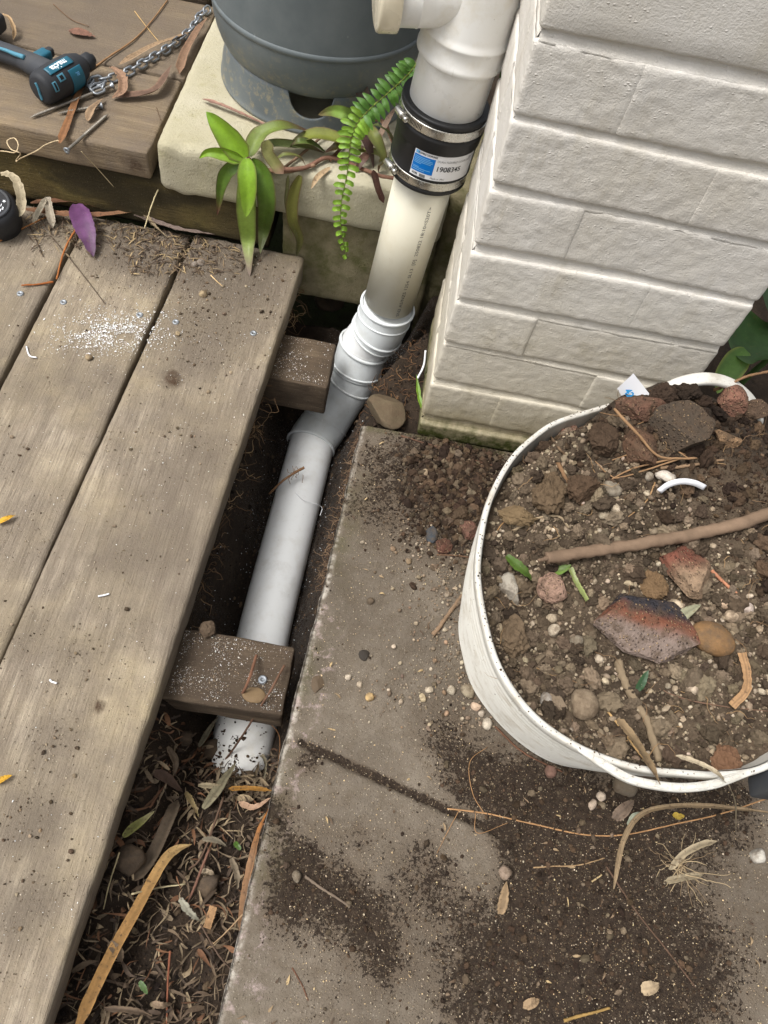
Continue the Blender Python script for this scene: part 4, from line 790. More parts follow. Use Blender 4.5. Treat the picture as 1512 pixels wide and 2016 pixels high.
for (x0, x1, y0, y1, nn_, lb_) in ((-.29, -.135, -.486, -.392, 5200, 'white shavings and grit on the stub of the near joist'), (-.262, -.168, .097, .196, 2600, 'white shavings and grit on the stub of the far joist')):
    x = g.uniform(x0, x1, nn_); y = g.uniform(y0, y1, nn_); m = g.uniform(size=len(x)) < np.clip(.5+1.3*fbm2(x, y, 30, 4, 16), .06, 1); x, y = keep(x, y, m); n = len(x); r_ = powr(n, .00028, .0012, 2.4)
    scat('pvc_shavings', ICO[1], np.stack([x, y, np.full(n, -.0505)+r_*.3], -1), rotm(g, n, .3), np.stack([r_*g.uniform(.8, 1.6, n), r_*.8, r_*.6], -1), pick(g, [S(206, 200, 192), S(160, 142, 118), S(112, 96, 80), S(140, 122, 100), S(222, 222, 220)], n, .1), M['chip'], .2, 'stuff', lb_, 'shavings', sd=19)

# crumbs stuck on the tub rim and wall
n = 420; a = g.uniform(-np.pi, np.pi, n); r0 = np.interp(a, np.r_[th, np.pi], np.r_[rr, rr[0]]); top_ = g.uniform(size=n) < .45; rf0 = np.interp(a, np.r_[th, np.pi], np.r_[rf, rf[0]]); h_ = np.where(top_, 1., g.uniform(.02, .9, n)**1.5); r1 = np.where(top_, r0+g.normal(0, .0016, n), rf0+(r0-rf0)*h_**1.15+.006*np.sin(np.pi*h_)+.0005)
scat('soil_crumbs', ICO[1], np.stack([.28+r1*np.cos(a), -.33+r1*np.sin(a), np.where(top_, RH+.0034, h_*RH)], -1), rotm(g, n), np.repeat(powr(n, .0005, .0016, 2.2)[:, None], 3, 1), pick(g, DARK+MID, n), M['crumb'], .2, 'stuff', 'specks of soil stuck to the rim and wall of the tub', 'soil', sd=31)

# ================================================================ roots
def walk(p, d, n, step, curl, grav=0., sd=0):
    q = np.random.default_rng(sd); out = [np.array(p, float)]; d = np.array(d, float)
    for _ in range(n):
        d = d+q.normal(0, curl, 3)+[0, 0, grav]; d /= np.linalg.norm(d); out.append(out[-1]+d*step)
    return np.array(out)
def rootmass(name, label, seeds, mat='root'):
    parts = []
    for (p, d, n, step, curl, gr, r_, col, sd) in seeds:
        C_ = walk(p, d, n, step, curl, gr, sd); V, F = tube(C_, np.linspace(r_, r_*.35, len(C_)), 4, False); parts.append((V, F, col))
    V, F, c_ = join(parts); return tag(mk(name, V, F, M[mat], None, True, c_, org=(0, 0, 0)), label, 'roots', kind='stuff')
RC = [S(142, 116, 86), S(112, 88, 64), S(166, 140, 106), S(92, 72, 54)]
sd_ = []
for i in range(170):                                # hanging from the bank under the board
    y = g.uniform(-.42, .33); x = eX(y)-g.uniform(.0, .02); sd_.append(((x, y, g.uniform(-.12, -.05)), (g.uniform(.2, 1), g.normal(0, .5), g.normal(-.2, .4)), int(g.integers(6, 14)), .005, .45, -.06, g.uniform(.0004, .0010), RC[g.integers(0, 4)], i))
rootmass('root_hairs', 'fine pale roots hanging from the soil bank under the deck edge', sd_)
sd_ = []
for i in range(230):                                # along the slab edge
    y = g.uniform(-.30, .0)**1. ; x = edge_x(y)+g.uniform(-.006, .003); sd_.append(((x, y, g.uniform(-.05, -.002)), (-g.uniform(.1, 1), g.normal(0, .7), g.normal(-.1, .5)), int(g.integers(4, 10)), .0035, .55, -.12, g.uniform(.0003, .0006), [S(112, 90, 70), S(88, 68, 54), S(136, 112, 88)][g.integers(0, 3)], 900+i))
rootmass('root_hairs', 'brown matted roots along the left edge of the concrete slab', sd_)
sd_ = []
for i in range(110):
    y = g.uniform(.02, .3); x = g.uniform(-.09, -.005); sd_.append(((x, y, float(G(x, y))+.003), (g.normal(-.3, .7), g.normal(0, .7), g.uniform(0, .6)), int(g.integers(4, 10)), .0045, .5, -.08, g.uniform(.0004, .0008), [S(128, 96, 66), S(96, 70, 50)][g.integers(0, 2)], 1900+i))
rootmass('root_hairs', 'brown fibrous roots in the soil between drain pipe and pier', sd_)
sd_ = []
for i in range(150):
    x, y = disc(1); x, y = float(x[0]), float(y[0]); sd_.append(((x, y, float(T(x, y))+.003), (g.normal(), g.normal(), g.uniform(0, .3)), int(g.integers(4, 11)), .005, .4, -.05, g.uniform(.0003, .0007), [S(150, 122, 88), S(120, 96, 72), S(96, 78, 60)][g.integers(0, 3)], 2900+i))
rootmass('root_hairs', 'thin roots and fibres tangled through the soil in the tub', sd_)

# ================================================================ loose things: stones, sticks, leaves
def zpt(surf, u, v, lift=0.):
    return P(u, v, surf+lift) if np.isscalar(surf) else PH(u, v, surf, lift)
def slabh(x, y): return float(np.ravel(slabz(np.array([x]), np.array([y])))[0])
def Gf(x, y): return float(np.ravel(G(np.array([x]), np.array([y])))[0])
def Tf(x, y): return float(np.ravel(T(np.array([x]), np.array([y])))[0])
def stone(name, label, u, v, wpx, hpx, th_, col, surf, sd, mat='stone', cuts=7, rough=.10, sub=4, ang_=0., cat='stone', group=None, soft=0., lift=0., colf=None, sink=.3, side=0):
    c = zpt(surf, u, v); k = np.linalg.norm(c-CAM)/FPX; c = zpt(surf, u, v, th_*.3)
    V, F = rock((wpx*k, hpx*k*1.1, th_), sd, cuts, sub, rough, soft, side)
    if mat == 'crumb': U = V/(np.array([wpx*k, hpx*k*1.1, th_])/2); V = V*(1+.22*fbm(U, 5, 4, sd, .65)+.08*vnoise(U*16, sd))[:, None]
    cl = np.tile(col, (len(V), 1)) if colf is None else colf(V)
    V = rotz(V, ang_)+c+[0, 0, th_*(.5-sink)-th_*.3+lift]
    return tag(mk(name, V, F, M[mat], None, mat == 'stone', cl), label, cat, group)
RED = S(138, 92, 76)
stone('concrete_lump', 'large dark angular lump of concrete at the back of the tub', 1352, 838, 128, 92, .05, S(74, 64, 54), T, 41, 'brickstone', 9, .06, cat='rubble', ang_=-.3, side=4)
stone('brick_lump', 'long reddish brown brick lump under the white paper sticker', 1268, 800, 105, 50, .035, S(104, 76, 62), T, 42, 'brickstone', 6, .14, cat='rubble', ang_=.15)
stone('brick_lump', 'upright speckled red brick lump beside the back handle of the tub', 1440, 785, 62, 62, .04, S(128, 92, 76), T, 43, 'brickstone', 8, .1, cat='rubble')
stone('brick_lump', 'brown earthy brick lump at the right edge behind the back handle', 1488, 805, 50, 40, .03, S(92, 74, 60), T, 44, 'brickstone', 6, .14, cat='rubble')
stone('brick_lump', 'small pinkish brick lump beside the left rim near the pier', 1117, 848, 44, 40, .022, S(158, 122, 104), T, 45, 'brickstone', 8, .08, cat='rubble')
stone('brick_lump', 'brown brick lump half buried below the pale forked root', 1262, 880, 66, 88, .03, S(98, 74, 58), T, 46, 'brickstone', 6, .12, cat='rubble')
stone('soil_clod', 'dark brown clod left of the pale forked root', 1188, 862, 62, 70, .03, S(72, 58, 46), T, 47, 'crumb', 4, .2, cat='soil clod')
stone('brick_lump', 'tan stone chip right of the large concrete lump', 1432, 862, 56, 34, .02, S(140, 112, 84), T, 48, 'brickstone', 7, .1, cat='rubble')
def tri(V): t = (V[:, 1]/np.abs(V[:, 1]).max())[:, None]; n_ = .22*fbm(V, 60, 4, 3)[:, None]; a = sm(.12, .36, t+n_); b = sm(-.35, .0, t+n_); return np.array(S(132, 116, 106))*(1-b)+np.array(S(118, 74, 56))*b*(1-a)+np.array(S(50, 48, 52))*a
stone('brick_fragment', 'large flat brick fragment banded black, red and grey in the middle of the tub', 1262, 1228, 215, 118, .03, RED, T, 61, 'brickstone', 10, .07, cat='rubble', colf=tri, ang_=-.12, sink=.15, side=6)
def redg(V): t = (V[:, 1]/np.abs(V[:, 1]).max())[:, None]; b = sm(-.4, .4, t+.4*fbm(V, 50, 4, 5)[:, None]); return np.array(S(150, 126, 102))*(1-b)+np.array(S(116, 72, 58))*b
stone('brick_fragment', 'triangular red and tan brick fragment just below the stick', 1352, 1118, 92, 108, .028, RED, T, 63, 'brickstone', 11, .06, cat='rubble', colf=redg, ang_=.5, sink=.2, side=5)
stone('cobble', 'smooth brown cobble right of the banded brick fragment', 1406, 1256, 82, 56, .03, S(128, 98, 66), T, 64, 'stone', 2, .04, cat='stone', ang_=-.3, soft=.4)
stone('stone_chip', 'pale grey flat stone chip standing near the left rim', 1004, 1152, 42, 76, .022, S(164, 156, 142), T, 65, 'stone', 9, .06, cat='stone', ang_=.5)
stone('conglomerate', 'pinkish speckled lump beside the torn green leaf', 1090, 1156, 60, 58, .03, S(160, 130, 112), T, 66, 'brickstone', 5, .12, cat='stone')
stone('round_stone', 'round tan stone in the lower part of the tub', 1150, 1385, 58, 54, .026, S(132, 116, 96), T, 67, 'stone', 1, .05, cat='stone', soft=.5)
stone('soil_clod', 'crumbly brown clod beside the inner left rim of the tub', 1012, 1250, 70, 78, .035, S(104, 88, 70), T, 68, 'crumb', 3, .24, cat='soil clod')
stone('soil_clod', 'tall brown clod in the upper left of the tub', 1082, 965, 66, 90, .04, S(96, 80, 62), T, 69, 'crumb', 3, .25, cat='soil clod')
stone('soil_clod', 'broad brown clod left of centre in the tub', 1150, 960, 70, 60, .03, S(80, 64, 50), T, 70, 'crumb', 3, .22, cat='soil clod')
stone('soil_clod', 'yellowish brown clod by the upper left rim', 1020, 1010, 78, 44, .028, S(112, 94, 70), T, 71, 'crumb', 4, .2, cat='soil clod')
stone('soil_clod', 'brown stone-like clod below the stick beside the triangular fragment', 1290, 1150, 52, 50, .026, S(112, 90, 66), T, 72, 'crumb', 6, .14, cat='soil clod')
stone('red_clod', 'brown clod with a red underside at the front rim of the tub', 1432, 1500, 52, 52, .03, S(112, 84, 64), T, 73, 'crumb', 4, .16, cat='soil clod')
stone('concrete_chip', 'grey concrete chip among soil near the white offcut', 1205, 960, 40, 32, .016, S(138, 128, 112), T, 74, 'stone', 8, .07)
stone('soil_clod', 'dark clod hiding the left end of the back handle', 1302, 784, 52, 40, .035, S(62, 50, 41), T, 75, 'crumb', 3, .24, cat='soil clod', lift=.008); stone('soil_clod', 'black clod beneath the arch of the back handle', 1350, 778, 60, 40, .035, S(50, 41, 34), T, 76, 'crumb', 3, .24, cat='soil clod', lift=.006)
PEB = [(1330, 1192, 24, 30, (190, 172, 146), 'egg-shaped pale pebble right of the banded brick fragment'), (1092, 1240, 26, 22, (196, 182, 160), 'pale pebble below the pinkish lump'), (1086, 1216, 24, 20, (176, 160, 136), 'tan pebble touching the pinkish lump'), (1428, 1186, 22, 20, (200, 172, 144), 'cream pebble at the far right below the orange splinter'), (1442, 1212, 26, 22, (178, 158, 134), 'tan pebble beside the cream pebble on the right'), (1362, 1356, 24, 22, (186, 168, 146), 'pale round pebble right of the bent straw'), (1305, 1418, 18, 18, (196, 178, 152), 'small cream pebble near the front rim'), (1135, 1262, 28, 22, (130, 120, 104), 'grey pebble left of the banded brick fragment'), (1180, 1296, 18, 16, (188, 172, 150), 'small white pebble below the banded brick fragment'), (1078, 1380, 26, 34, (150, 142, 132), 'grey oval pebble by the inner front-left rim'),
       (1190, 1012, 22, 18, (186, 172, 148), 'white pebble left of the white offcut'), (1212, 1000, 16, 20, (196, 180, 156), 'slim white pebble left of the white offcut'), (1278, 937, 18, 16, (170, 160, 144), 'grey pebble beside the broken shell'), (1320, 1250, 20, 14, (160, 150, 136), 'flat pale pebble between fragment and cobble'), (1438, 1530, 20, 16, (196, 180, 156), 'pale pebble at the front rim beside the red clod'), (1470, 1196, 28, 22, (196, 180, 168), 'pinkish white chip at the right edge of the tub')]
for i, (u, v, a, b, c, l) in enumerate(PEB): stone('pebble', l, u, v, a, b, min(a, b)*.00075, S(*c), T, 100+i, 'stone', 2, .06, 3, random.uniform(0, 3), 'pebble', 'pebbles lying in the tub', .3)
# outside the tub
stone('flat_rock', 'brown mossy rock at the back corner of the slab beside the pipe', 760, 808, 88, 72, .036, S(96, 84, 66), lambda x, y: -.008, 81, 'stone', 8, .07, 4, -.5, 'rock')
stone('brick_lump', 'crumbling red brick piece against the tub near the pier', 924, 1043, 42, 38, .022, S(114, 82, 70), slabh, 82, 'brickstone', 6, .14, cat='rubble')
stone('brick_lump', 'dark reddish brick piece in the spilled soil left of the tub', 872, 1072, 40, 34, .02, S(104, 72, 60), slabh, 83, 'brickstone', 7, .12, cat='rubble')
stone('slag_chip', 'blue-grey glassy slag chip in the spilled soil', 848, 1052, 30, 36, .012, S(62, 66, 70), slabh, 84, 'stone', 9, .06, cat='stone')
stone('slag_chip', 'small grey slag chip close to the tub rim in the spilled soil', 912, 990, 20, 18, .01, S(92, 98, 104), slabh, 85, 'stone', 8, .06, cat='stone')
stone('soil_clod', 'brown rounded clod in the spilled soil left of the tub', 905, 1010, 34, 34, .02, S(80, 66, 52), slabh, 86, 'crumb', 3, .18, cat='soil clod')
OUT = [(922, 1360, 30, 26, (150, 138, 116), 'grey-brown oval stone by the foot of the tub'), (888, 1358, 18, 18, (178, 166, 146), 'round pale pebble left of the tub foot'), (728, 1372, 18, 16, (190, 160, 112), 'yellowish pebble in the small row on the slab'), (708, 1348, 14, 12, (182, 166, 144), 'small pale pebble at the left of the row on the slab'), (845, 1358, 16, 16, (186, 172, 150), 'white pebble at the middle of the slab'), (832, 1374, 14, 18, (196, 178, 144), 'cream pebble below the white one on the slab'), (686, 1332, 13, 13, (198, 184, 164), 'single white pebble near the two stains'), (938, 1390, 22, 16, (196, 170, 146), 'pinkish chip touching the tub foot'), (960, 1425, 24, 18, (188, 176, 158), 'pale pebble under the tub wall'), (948, 1404, 14, 12, (200, 186, 168), 'small white pebble between two larger ones by the tub'), (1232, 1545, 44, 38, (108, 98, 84), 'round grey-brown stone under the front handle'), (1184, 1568, 18, 16, (196, 178, 158), 'cream pebble in front of the tub'), (1166, 1584, 22, 14, (190, 170, 150), 'flat pinkish pebble in front of the tub'), (996, 1718, 24, 22, (142, 124, 108), 'brown pebble on the joint in the concrete'), (1494, 1684, 26, 26, (196, 190, 178), 'white pebble at the right edge of the path'), (584, 1726, 18, 20, (134, 124, 108), 'grey pebble near the left edge of the slab'), (1085, 1518, 22, 22, (120, 92, 80), 'reddish chip in the dirt under the tub wall'),
       (805, 1105, 12, 12, (150, 130, 104), 'small tan pebble in the middle of the upper slab'), (838, 930, 16, 14, (160, 140, 114), 'tan pebble at the edge of the spilled soil'), (730, 1183, 16, 14, (92, 80, 66), 'dark clod pebble alone on the upper slab')]
for i, (u, v, a, b, c, l) in enumerate(OUT): stone('pebble', l, u, v, a, b, min(a, b)*.00075, S(*c), slabh, 140+i, 'stone', 5, .09, 3, random.uniform(0, 3), 'pebble', 'pebbles lying on the path', .3)
for i, (u, v, a, l) in enumerate(((400, 578, 16, 'cream pebble on the last deck board beside the plant tip'), (175, 702, 14, 'pale pebble below the white shavings on the deck'), (350, 656, 10, 'small white pebble beside a screw head on the deck'), (395, 516, 16, 'grey pebble in the soil at the end of the deck'), (383, 520, 14, 'grey pebble left of its twin in the deck soil'))): stone('pebble', l, u, v, a, a*.85, a*.0007, S(176, 156, 124) if i < 3 else S(140, 130, 120), lambda x, y: .002, 170+i, 'stone', 3, .06, 3, i, 'pebble', 'pebbles lying on the deck', .3)
stone('soil_clod', 'round dark clod at the back corner of the near joist', 408, 1238, 32, 30, .022, S(92, 78, 64), lambda x, y: -.051, 181, 'crumb', 2, .2, 3, 0, 'soil clod')
stone('wood_knot_chip', 'flat brown bark chip on the near joist', 500, 1368, 44, 28, .006, S(112, 92, 66), lambda x, y: -.051, 182, 'litter', 3, .1, 3, .1, 'bark')
stone('bark_chip', 'dark brown bark chip on the left edge of the slab', 626, 1348, 26, 34, .005, S(84, 70, 54), slabh, 183, 'litter', 5, .1, 3, .3, 'bark'); stone('bark_chip', 'small black curled chip above the bark chip on the slab', 717, 1288, 22, 24, .006, S(48, 42, 36), slabh, 184, 'litter', 5, .2, 3, .3, 'bark')
for u, v, a, l in ((650, 585, 60, 'dark round stone in the hole behind the far joist'), (420, 1475, 50, 'dark grey stone beside the pipe end below the joist'), (360, 1455, 36, 'dark pebble under the deck edge near the joist'), (255, 1695, 60, 'brown stone half buried among the dead leaves in the trench'), (410, 1745, 50, 'brown rounded stone in the trench litter near the slab')): stone('stone', l, u, v, a, a*.8, a*.0006, S(78, 67, 56), G, int(u), 'stone', 8, .16, 3, .4, 'stone')

def twig(name, label, px, r_, col, surf, lifts=None, n=40, wob=.12, cat='twig', group=None, branches=(), taper=.7, mat='root', sd=0, parent=None, sides=7):
    pts = [zpt(surf, u, v, (lifts[i] if lifts is not None else r_*.8)) for i, (u, v) in enumerate(px)]
    C_ = spline(pts, n); q = np.random.default_rng(sd+int(px[0][0])); C_ = C_+np.cumsum(q.normal(0, r_*.08, C_.shape), 0)*.5; parts = [tube(C_, np.linspace(r_, r_*taper, n), sides, True, wob, sd)]
    for (i, px2, r2) in branches:
        p2 = [C_[int(i*(n-1))]]+[zpt(surf, u, v, r2+.002) for u, v in px2]; parts.append(tube(spline(p2, 20), np.linspace(r2, r2*.5, 20), 5, True, wob, sd))
    V, F = join(parts); V = V+r_*.28*np.stack([fbm(V, .35/r_, 4, k_, .6) for k_ in range(3)], -1); o = mk(name, V, F, M[mat], parent, True, np.array(col)*(1+.3*fbm(V, 70, 4, 5))[:, None]); return tag(o, label, cat, group) if parent is None else o
twig('stick', 'thick brown stick lying across the soil in the tub', [(1076, 1100), (1130, 1090), (1210, 1078), (1290, 1063), (1370, 1050), (1440, 1035), (1512, 1012), (1560, 1002)], .0068, S(118, 98, 80), lambda x, y: .268+.03*sm(.2, .45, x), [.0]*8, 70, .07, 'stick', taper=1.15, branches=((.03, [(1060, 1104)], .004),), sides=12)
twig('root', 'pale forked root draped over the lumps at the back of the tub', [(1210, 805), (1232, 830), (1262, 862), (1285, 890), (1310, 902), (1370, 903)], .0019, S(140, 110, 80), T, [.03, .032, .03, .024, .014, .01], 40, .1, 'root', branches=((.5, [(1240, 845), (1268, 830)], .0012), (.8, [(1260, 890), (1205, 906)], .0014), (.85, [(1240, 925), (1178, 960)], .0016), (.9, [(1230, 938), (1200, 935), (1172, 908)], .0013), (.3, [(1262, 850), (1285, 838)], .001), (.15, [(1180, 812)], .0009), (.95, [(1330, 885), (1350, 895)], .0009)))
TW = [([(1082, 875), (1100, 915), (1130, 970), (1150, 1000)], .0028, (120, 92, 66), T, 'brown stem leaning in the upper left of the tub'), ([(1086, 862), (1098, 880), (1112, 896)], .0018, (110, 90, 70), T, 'short dark stem beside the small pinkish brick lump'), ([(1300, 922), (1360, 916), (1425, 905)], .0024, (132, 108, 84), T, 'straight brown twig below the large concrete lump'), ([(1290, 950), (1268, 992), (1205, 1040)], .0011, (146, 116, 82), T, 'thin wavy root left of the white offcut'), ([(1400, 1122), (1430, 1150), (1452, 1168)], .0022, (168, 116, 88), T, 'orange splinter of wood right of the triangular fragment'), ([(1180, 1380), (1215, 1425), (1290, 1525)], .0014, (196, 160, 110), T, 'thin yellow straw running to the front handle'), ([(1010, 1045), (1060, 1020), (1100, 1018), (1120, 1040)], .0018, (150, 132, 106), T, 'pale bent stalk in the upper left of the tub'), ([(970, 1060), (990, 1030), (1020, 1020)], .0008, (150, 116, 78), T, 'thin loop of root by the left rim'), ([(1215, 1300), (1240, 1360), (1275, 1420), (1300, 1500)], .0052, (126, 110, 88), T, 'rough grey-brown stem standing in the front of the tub'), ([(1440, 1460), (1400, 1510), (1360, 1560)], .0016, (92, 66, 50), T, 'dark thin twig crossing the front rim on the right'), ([(1250, 1330), (1330, 1370), (1420, 1390), (1512, 1400)], .001, (110, 86, 70), T, 'long dark rootlet across the front soil'),
      ([(1262, 766), (1330, 762), (1400, 745), (1460, 720), (1540, 708)], .0022, (112, 90, 68), None, '')]
for i, (px, r_, c, sf, l) in enumerate(TW[:-1]): twig('twig', l, px, r_, S(*c), sf, None, 30, .15, 'twig', 'twigs and roots lying in the tub', sd=i)
twig('twig', 'brown split twig leaning out over the back handle of the tub', [(1405, 768), (1440, 755), (1480, 738), (1540, 728)], .0022, S(122, 94, 68), .30, [.0, .015, .03, .045], 30, .15, 'twig')
TO = [([(790, 858), (860, 880), (930, 905), (985, 922)], .0017, (92, 68, 54), slabh, 'dark straight root from the pier foot to the tub'), ([(852, 1250), (880, 1215), (914, 1168)], .0034, (128, 106, 84), slabh, 'flat brown stick on the gravel beside the tub'), ([(860, 1092), (900, 1094), (932, 1098)], .0014, (104, 80, 62), slabh, 'thin dark twig touching the tub wall'), ([(975, 1430), (1030, 1480), (1108, 1518)], .0016, (98, 70, 54), slabh, 'reddish twig lying along the foot of the tub'), ([(1190, 1700), (1250, 1790), (1320, 1880), (1370, 1945)], .0013, (92, 72, 58), slabh, 'long dark straight twig on the dirty concrete'), ([(600, 1725), (640, 1752), (690, 1785)], .0018, (112, 98, 84), slabh, 'grey crooked twig near the left edge of the slab'), ([(1110, 2010), (1150, 1998), (1200, 1985)], .002, (146, 118, 70), slabh, 'short yellow-brown stalk at the bottom of the path'), ([(1165, 1736), (1185, 1722)], .0012, (178, 156, 116), slabh, 'short straw in the middle of the dirty concrete'),
      ([(575, 1905), (595, 1940), (607, 1970)], .0008, (96, 66, 50), slabh, 'thin reddish twig at the bottom left of the path')]
for i, (px, r_, c, sf, l) in enumerate(TO): twig('twig', l, px, r_, S(*c), sf, None, 26, .15, 'twig', 'twigs lying on the path', sd=30+i)
twig('root', 'long thin tan root curving across the path in front of the tub', [(640, 1700), (880, 1592), (960, 1602), (1050, 1622), (1150, 1643), (1230, 1643), (1330, 1622), (1420, 1602), (1512, 1572), (1560, 1555)][1:], .0010, S(164, 126, 88), slabh, None, 80, .1, 'root', branches=((.12, [(930, 1560), (925, 1500), (960, 1470)], .0006), (.05, [(880, 1640), (860, 1680)], .0005), (.1, [(940, 1640), (1000, 1620)], .0005)), taper=.9)
twig('root', 'wavy pale root lying on the dark dirt patch', [(1050, 1708), (1090, 1706), (1140, 1704), (1190, 1690)], .001, S(150, 124, 92), slabh, None, 40, .1, 'root')
TD = [([(120, 555), (105, 460), (108, 490)], .001, (0, 0, 0), .002, ''), ([(105, 470), (155, 530), (207, 597)], .0011, (84, 72, 60), .002, 'long thin dark twig across the first deck gap'), ([(58, 445), (72, 475), (85, 505)], .001, (80, 66, 54), .002, 'short dark twig at the left of the deck end'), ([(0, 474), (40, 452), (90, 428)], .0016, (176, 122, 76), .003, 'orange stalk leading to the black tool'), ([(152, 448), (128, 490), (112, 550)], .002, (160, 100, 56), .003, 'orange brown stalk lying along the deck gap'), ([(105, 555), (70, 560), (42, 562)], .0018, (148, 88, 46), .002, 'orange stem across the left deck board'), ([(320, 355), (300, 400), (284, 450)], .0013, (206, 190, 150), .02, 'pale straw leaning on the timber below the paver'), ([(415, 542), (428, 555), (438, 564)], .001, (206, 176, 130), .002, 'short pale straw on the last deck board')]
for i, (px, r_, c, sf, l) in enumerate(TD[1:]): twig('twig', l, px, r_, S(*c), sf, None if i != 5 else [.075, .04, .003], 24, .12, 'twig', 'twigs lying on the deck', sd=50+i)
TT = [([(505, 1290), (480, 1360), (430, 1430), (330, 1540), (295, 1590)], .0022, (112, 80, 62), 'long reddish twig leaning over the near joist'), ([(560, 1310), (520, 1380), (440, 1500), (300, 1650)], .002, (104, 78, 62), 'dark twig running down from the near joist into the litter'), ([(440, 1570), (400, 1680), (372, 1712)], .0018, (98, 78, 64), 'brown twig in the middle of the trench litter'), ([(412, 1672), (385, 1740), (368, 1780)], .002, (110, 80, 66), 'reddish stem below the grey-green leaf'), ([(335, 1872), (330, 1940), (328, 2016)], .0014, (124, 78, 58), 'thin upright reddish stem at the bottom of the trench'), ([(260, 1760), (310, 1748), (365, 1740)], .0012, (190, 176, 140), 'pale straw crossing the big orange leaf'), ([(235, 1678), (215, 1740), (203, 1790)], .001, (170, 156, 120), 'pale straw hanging under the deck edge'), ([(395, 1820), (430, 1880), (460, 1915)], .0012, (88, 72, 60), 'dark twig at the lower right of the trench litter'), ([(478, 1800), (440, 1840), (405, 1870)], .0009, (156, 130, 100), 'thin tan straw beside the slab low in the trench'), ([(520, 1415), (550, 1450), (545, 1530)], .0008, (140, 100, 66), 'thin curling root beside the white pipe end'), ([(360, 1440), (330, 1425), (300, 1400)], .0008, (120, 92, 66), 'thin rootlet under the near joist'),
      ([(545, 955), (575, 935), (598, 921)], .0022, (140, 104, 74), '')]
for i, (px, r_, c, l) in enumerate(TT[:-1]):
    lf = [.035-.03*k/(len(px)-1) for k in range(len(px))] if i > 1 else None
    sf = G
    if i < 2: pts = [P(*px[0], -.04), P(*px[1], -.043)]+[PH(u, v, Gf, .012) for u, v in px[2:]]; V, F = tube(spline(pts, 40), np.linspace(r_, r_*.6, 40), 7, True, .12, i); tag(mk('twig', V, F, M['root'], None, True, np.array(S(*c))), l, 'twig', 'twigs in the trench')
    else: twig('twig', l, px, r_, S(*c), Gf, lf, 24, .12, 'twig', 'twigs in the trench', sd=70+i)
pp = [P(530, 972, -.235), P(555, 948, -.205), P(578, 932, -.198), P(599, 920, -.19)]; parts = [tube(spline(pp, 24), np.linspace(.0018, .0026, 24), 7, True, .12, 1)]
for k in range(9): a = pp[2]+g.normal(0, .004, 3); parts.append(tube(walk(a, g.normal(0, 1, 3), 6, .003, .4, 0, k), .0005, 4))
V, F = join(parts); tag(mk('twig', V, F, M['root'], None, True, np.array(S(140, 106, 76))), 'brown hairy root lying over the white trench pipe', 'twig')

def lf(name, label, px, wpx, col, surf, lifts, prof='lance', fold=.25, twist=0., curl=0., cat='dead leaf', group=None, mat='dryleaf', tip=None, n=26, edge_=None):
    pts = [zpt(surf, u, v, lifts[i]) for i, (u, v) in enumerate(px)]; k = np.linalg.norm(pts[0]-CAM)/FPX; V, F = blade(pts, wpx*k, n, 7, fold, twist, prof, None, curl)
    V = V+.0006*np.stack([fbm(V, 120, 3, i, .6) for i in range(3)], -1)
    t = np.repeat(np.linspace(0, 1, n), 7)[:, None]; x_ = np.tile(np.abs(np.linspace(-1, 1, 7)), n)[:, None]; c = np.array(col)*(1-.25*(1-x_)) if edge_ is None else np.array(col)*(1-sm(.7, 1., x_))+np.array(edge_)*sm(.7, 1., x_)
    if tip is not None: c = c*(1-sm(.45, 1, t))+np.array(tip)*sm(.45, 1, t)
    q_ = np.random.default_rng(int(px[0][0]*7+px[0][1])); c = c*np.tile(q_.uniform(.72, 1.15, 7), n)[:, None]*(1+.22*fbm(V, 90, 3, 2))[:, None]
    V = V+np.repeat(q_.normal(0, min(wpx, 14)*k*.03, (n, 1)), 7, 0)*np.tile(np.linspace(-1, 1, 7), n)[:, None]
    return tag(mk(name, V, F, M[mat], None, True, c), label, cat, group)
DL = 'dead leaves in the trench litter'
lf('straw_leaf', 'large orange straw leaf lying along the trench litter', [(150, 2030), (185, 1950), (225, 1870), (270, 1790), (318, 1705), (345, 1675), (378, 1662)], 20, S(176, 134, 80), Gf, [.03, .03, .03, .035, .04, .03, .02], 'straw', .35, .5, group=DL, tip=S(196, 164, 112), n=40)
lf('straw_leaf', 'twisted orange strap leaf against the edge of the slab', [(474, 1840), (482, 1760), (497, 1690), (510, 1640), (530, 1590)], 13, S(140, 106, 76), Gf, [.01, .04, .075, .07, .06], 'straw', .4, 1.2, group=DL, tip=S(150, 96, 44))
lf('straw_leaf', 'short amber leaf lying across below the pipe end', [(450, 1553), (490, 1552), (535, 1557)], 9, S(164, 118, 52), Gf, [.03, .035, .03], 'straw', .3, .3, group=DL)
lf('leaf', 'pale yellow-green leaf under the deck edge', [(243, 1648), (262, 1630), (282, 1615), (305, 1596)], 20, S(150, 150, 86), Gf, [.025, .03, .03, .03], 'leaf', .3, .3, group=DL, tip=S(196, 186, 140))
lf('leaf', 'broad grey-green dead leaf in front of the pipe end', [(400, 1592), (425, 1560), (445, 1530), (466, 1500)], 24, S(138, 130, 104), Gf, [.02, .03, .04, .045], 'leaf', .3, .4, group=DL)
lf('leaf', 'pale dead leaf pointing right below the white pipe', [(390, 1546), (420, 1548), (452, 1550)], 13, S(150, 136, 108), Gf, [.03, .035, .03], 'leaf', .3, .2, group=DL)
lf('leaf', 'long grey leaf standing beside the white pipe end', [(392, 1470), (410, 1440), (430, 1410)], 14, S(136, 128, 106), Gf, [.03, .05, .07], 'leaf', .3, .5, group=DL)
lf('leaf', 'pale grey curved leaf in the middle of the trench litter', [(354, 1768), (372, 1795), (396, 1815)], 16, S(160, 156, 138), Gf, [.02, .025, .015], 'leaf', .3, .3, group=DL)
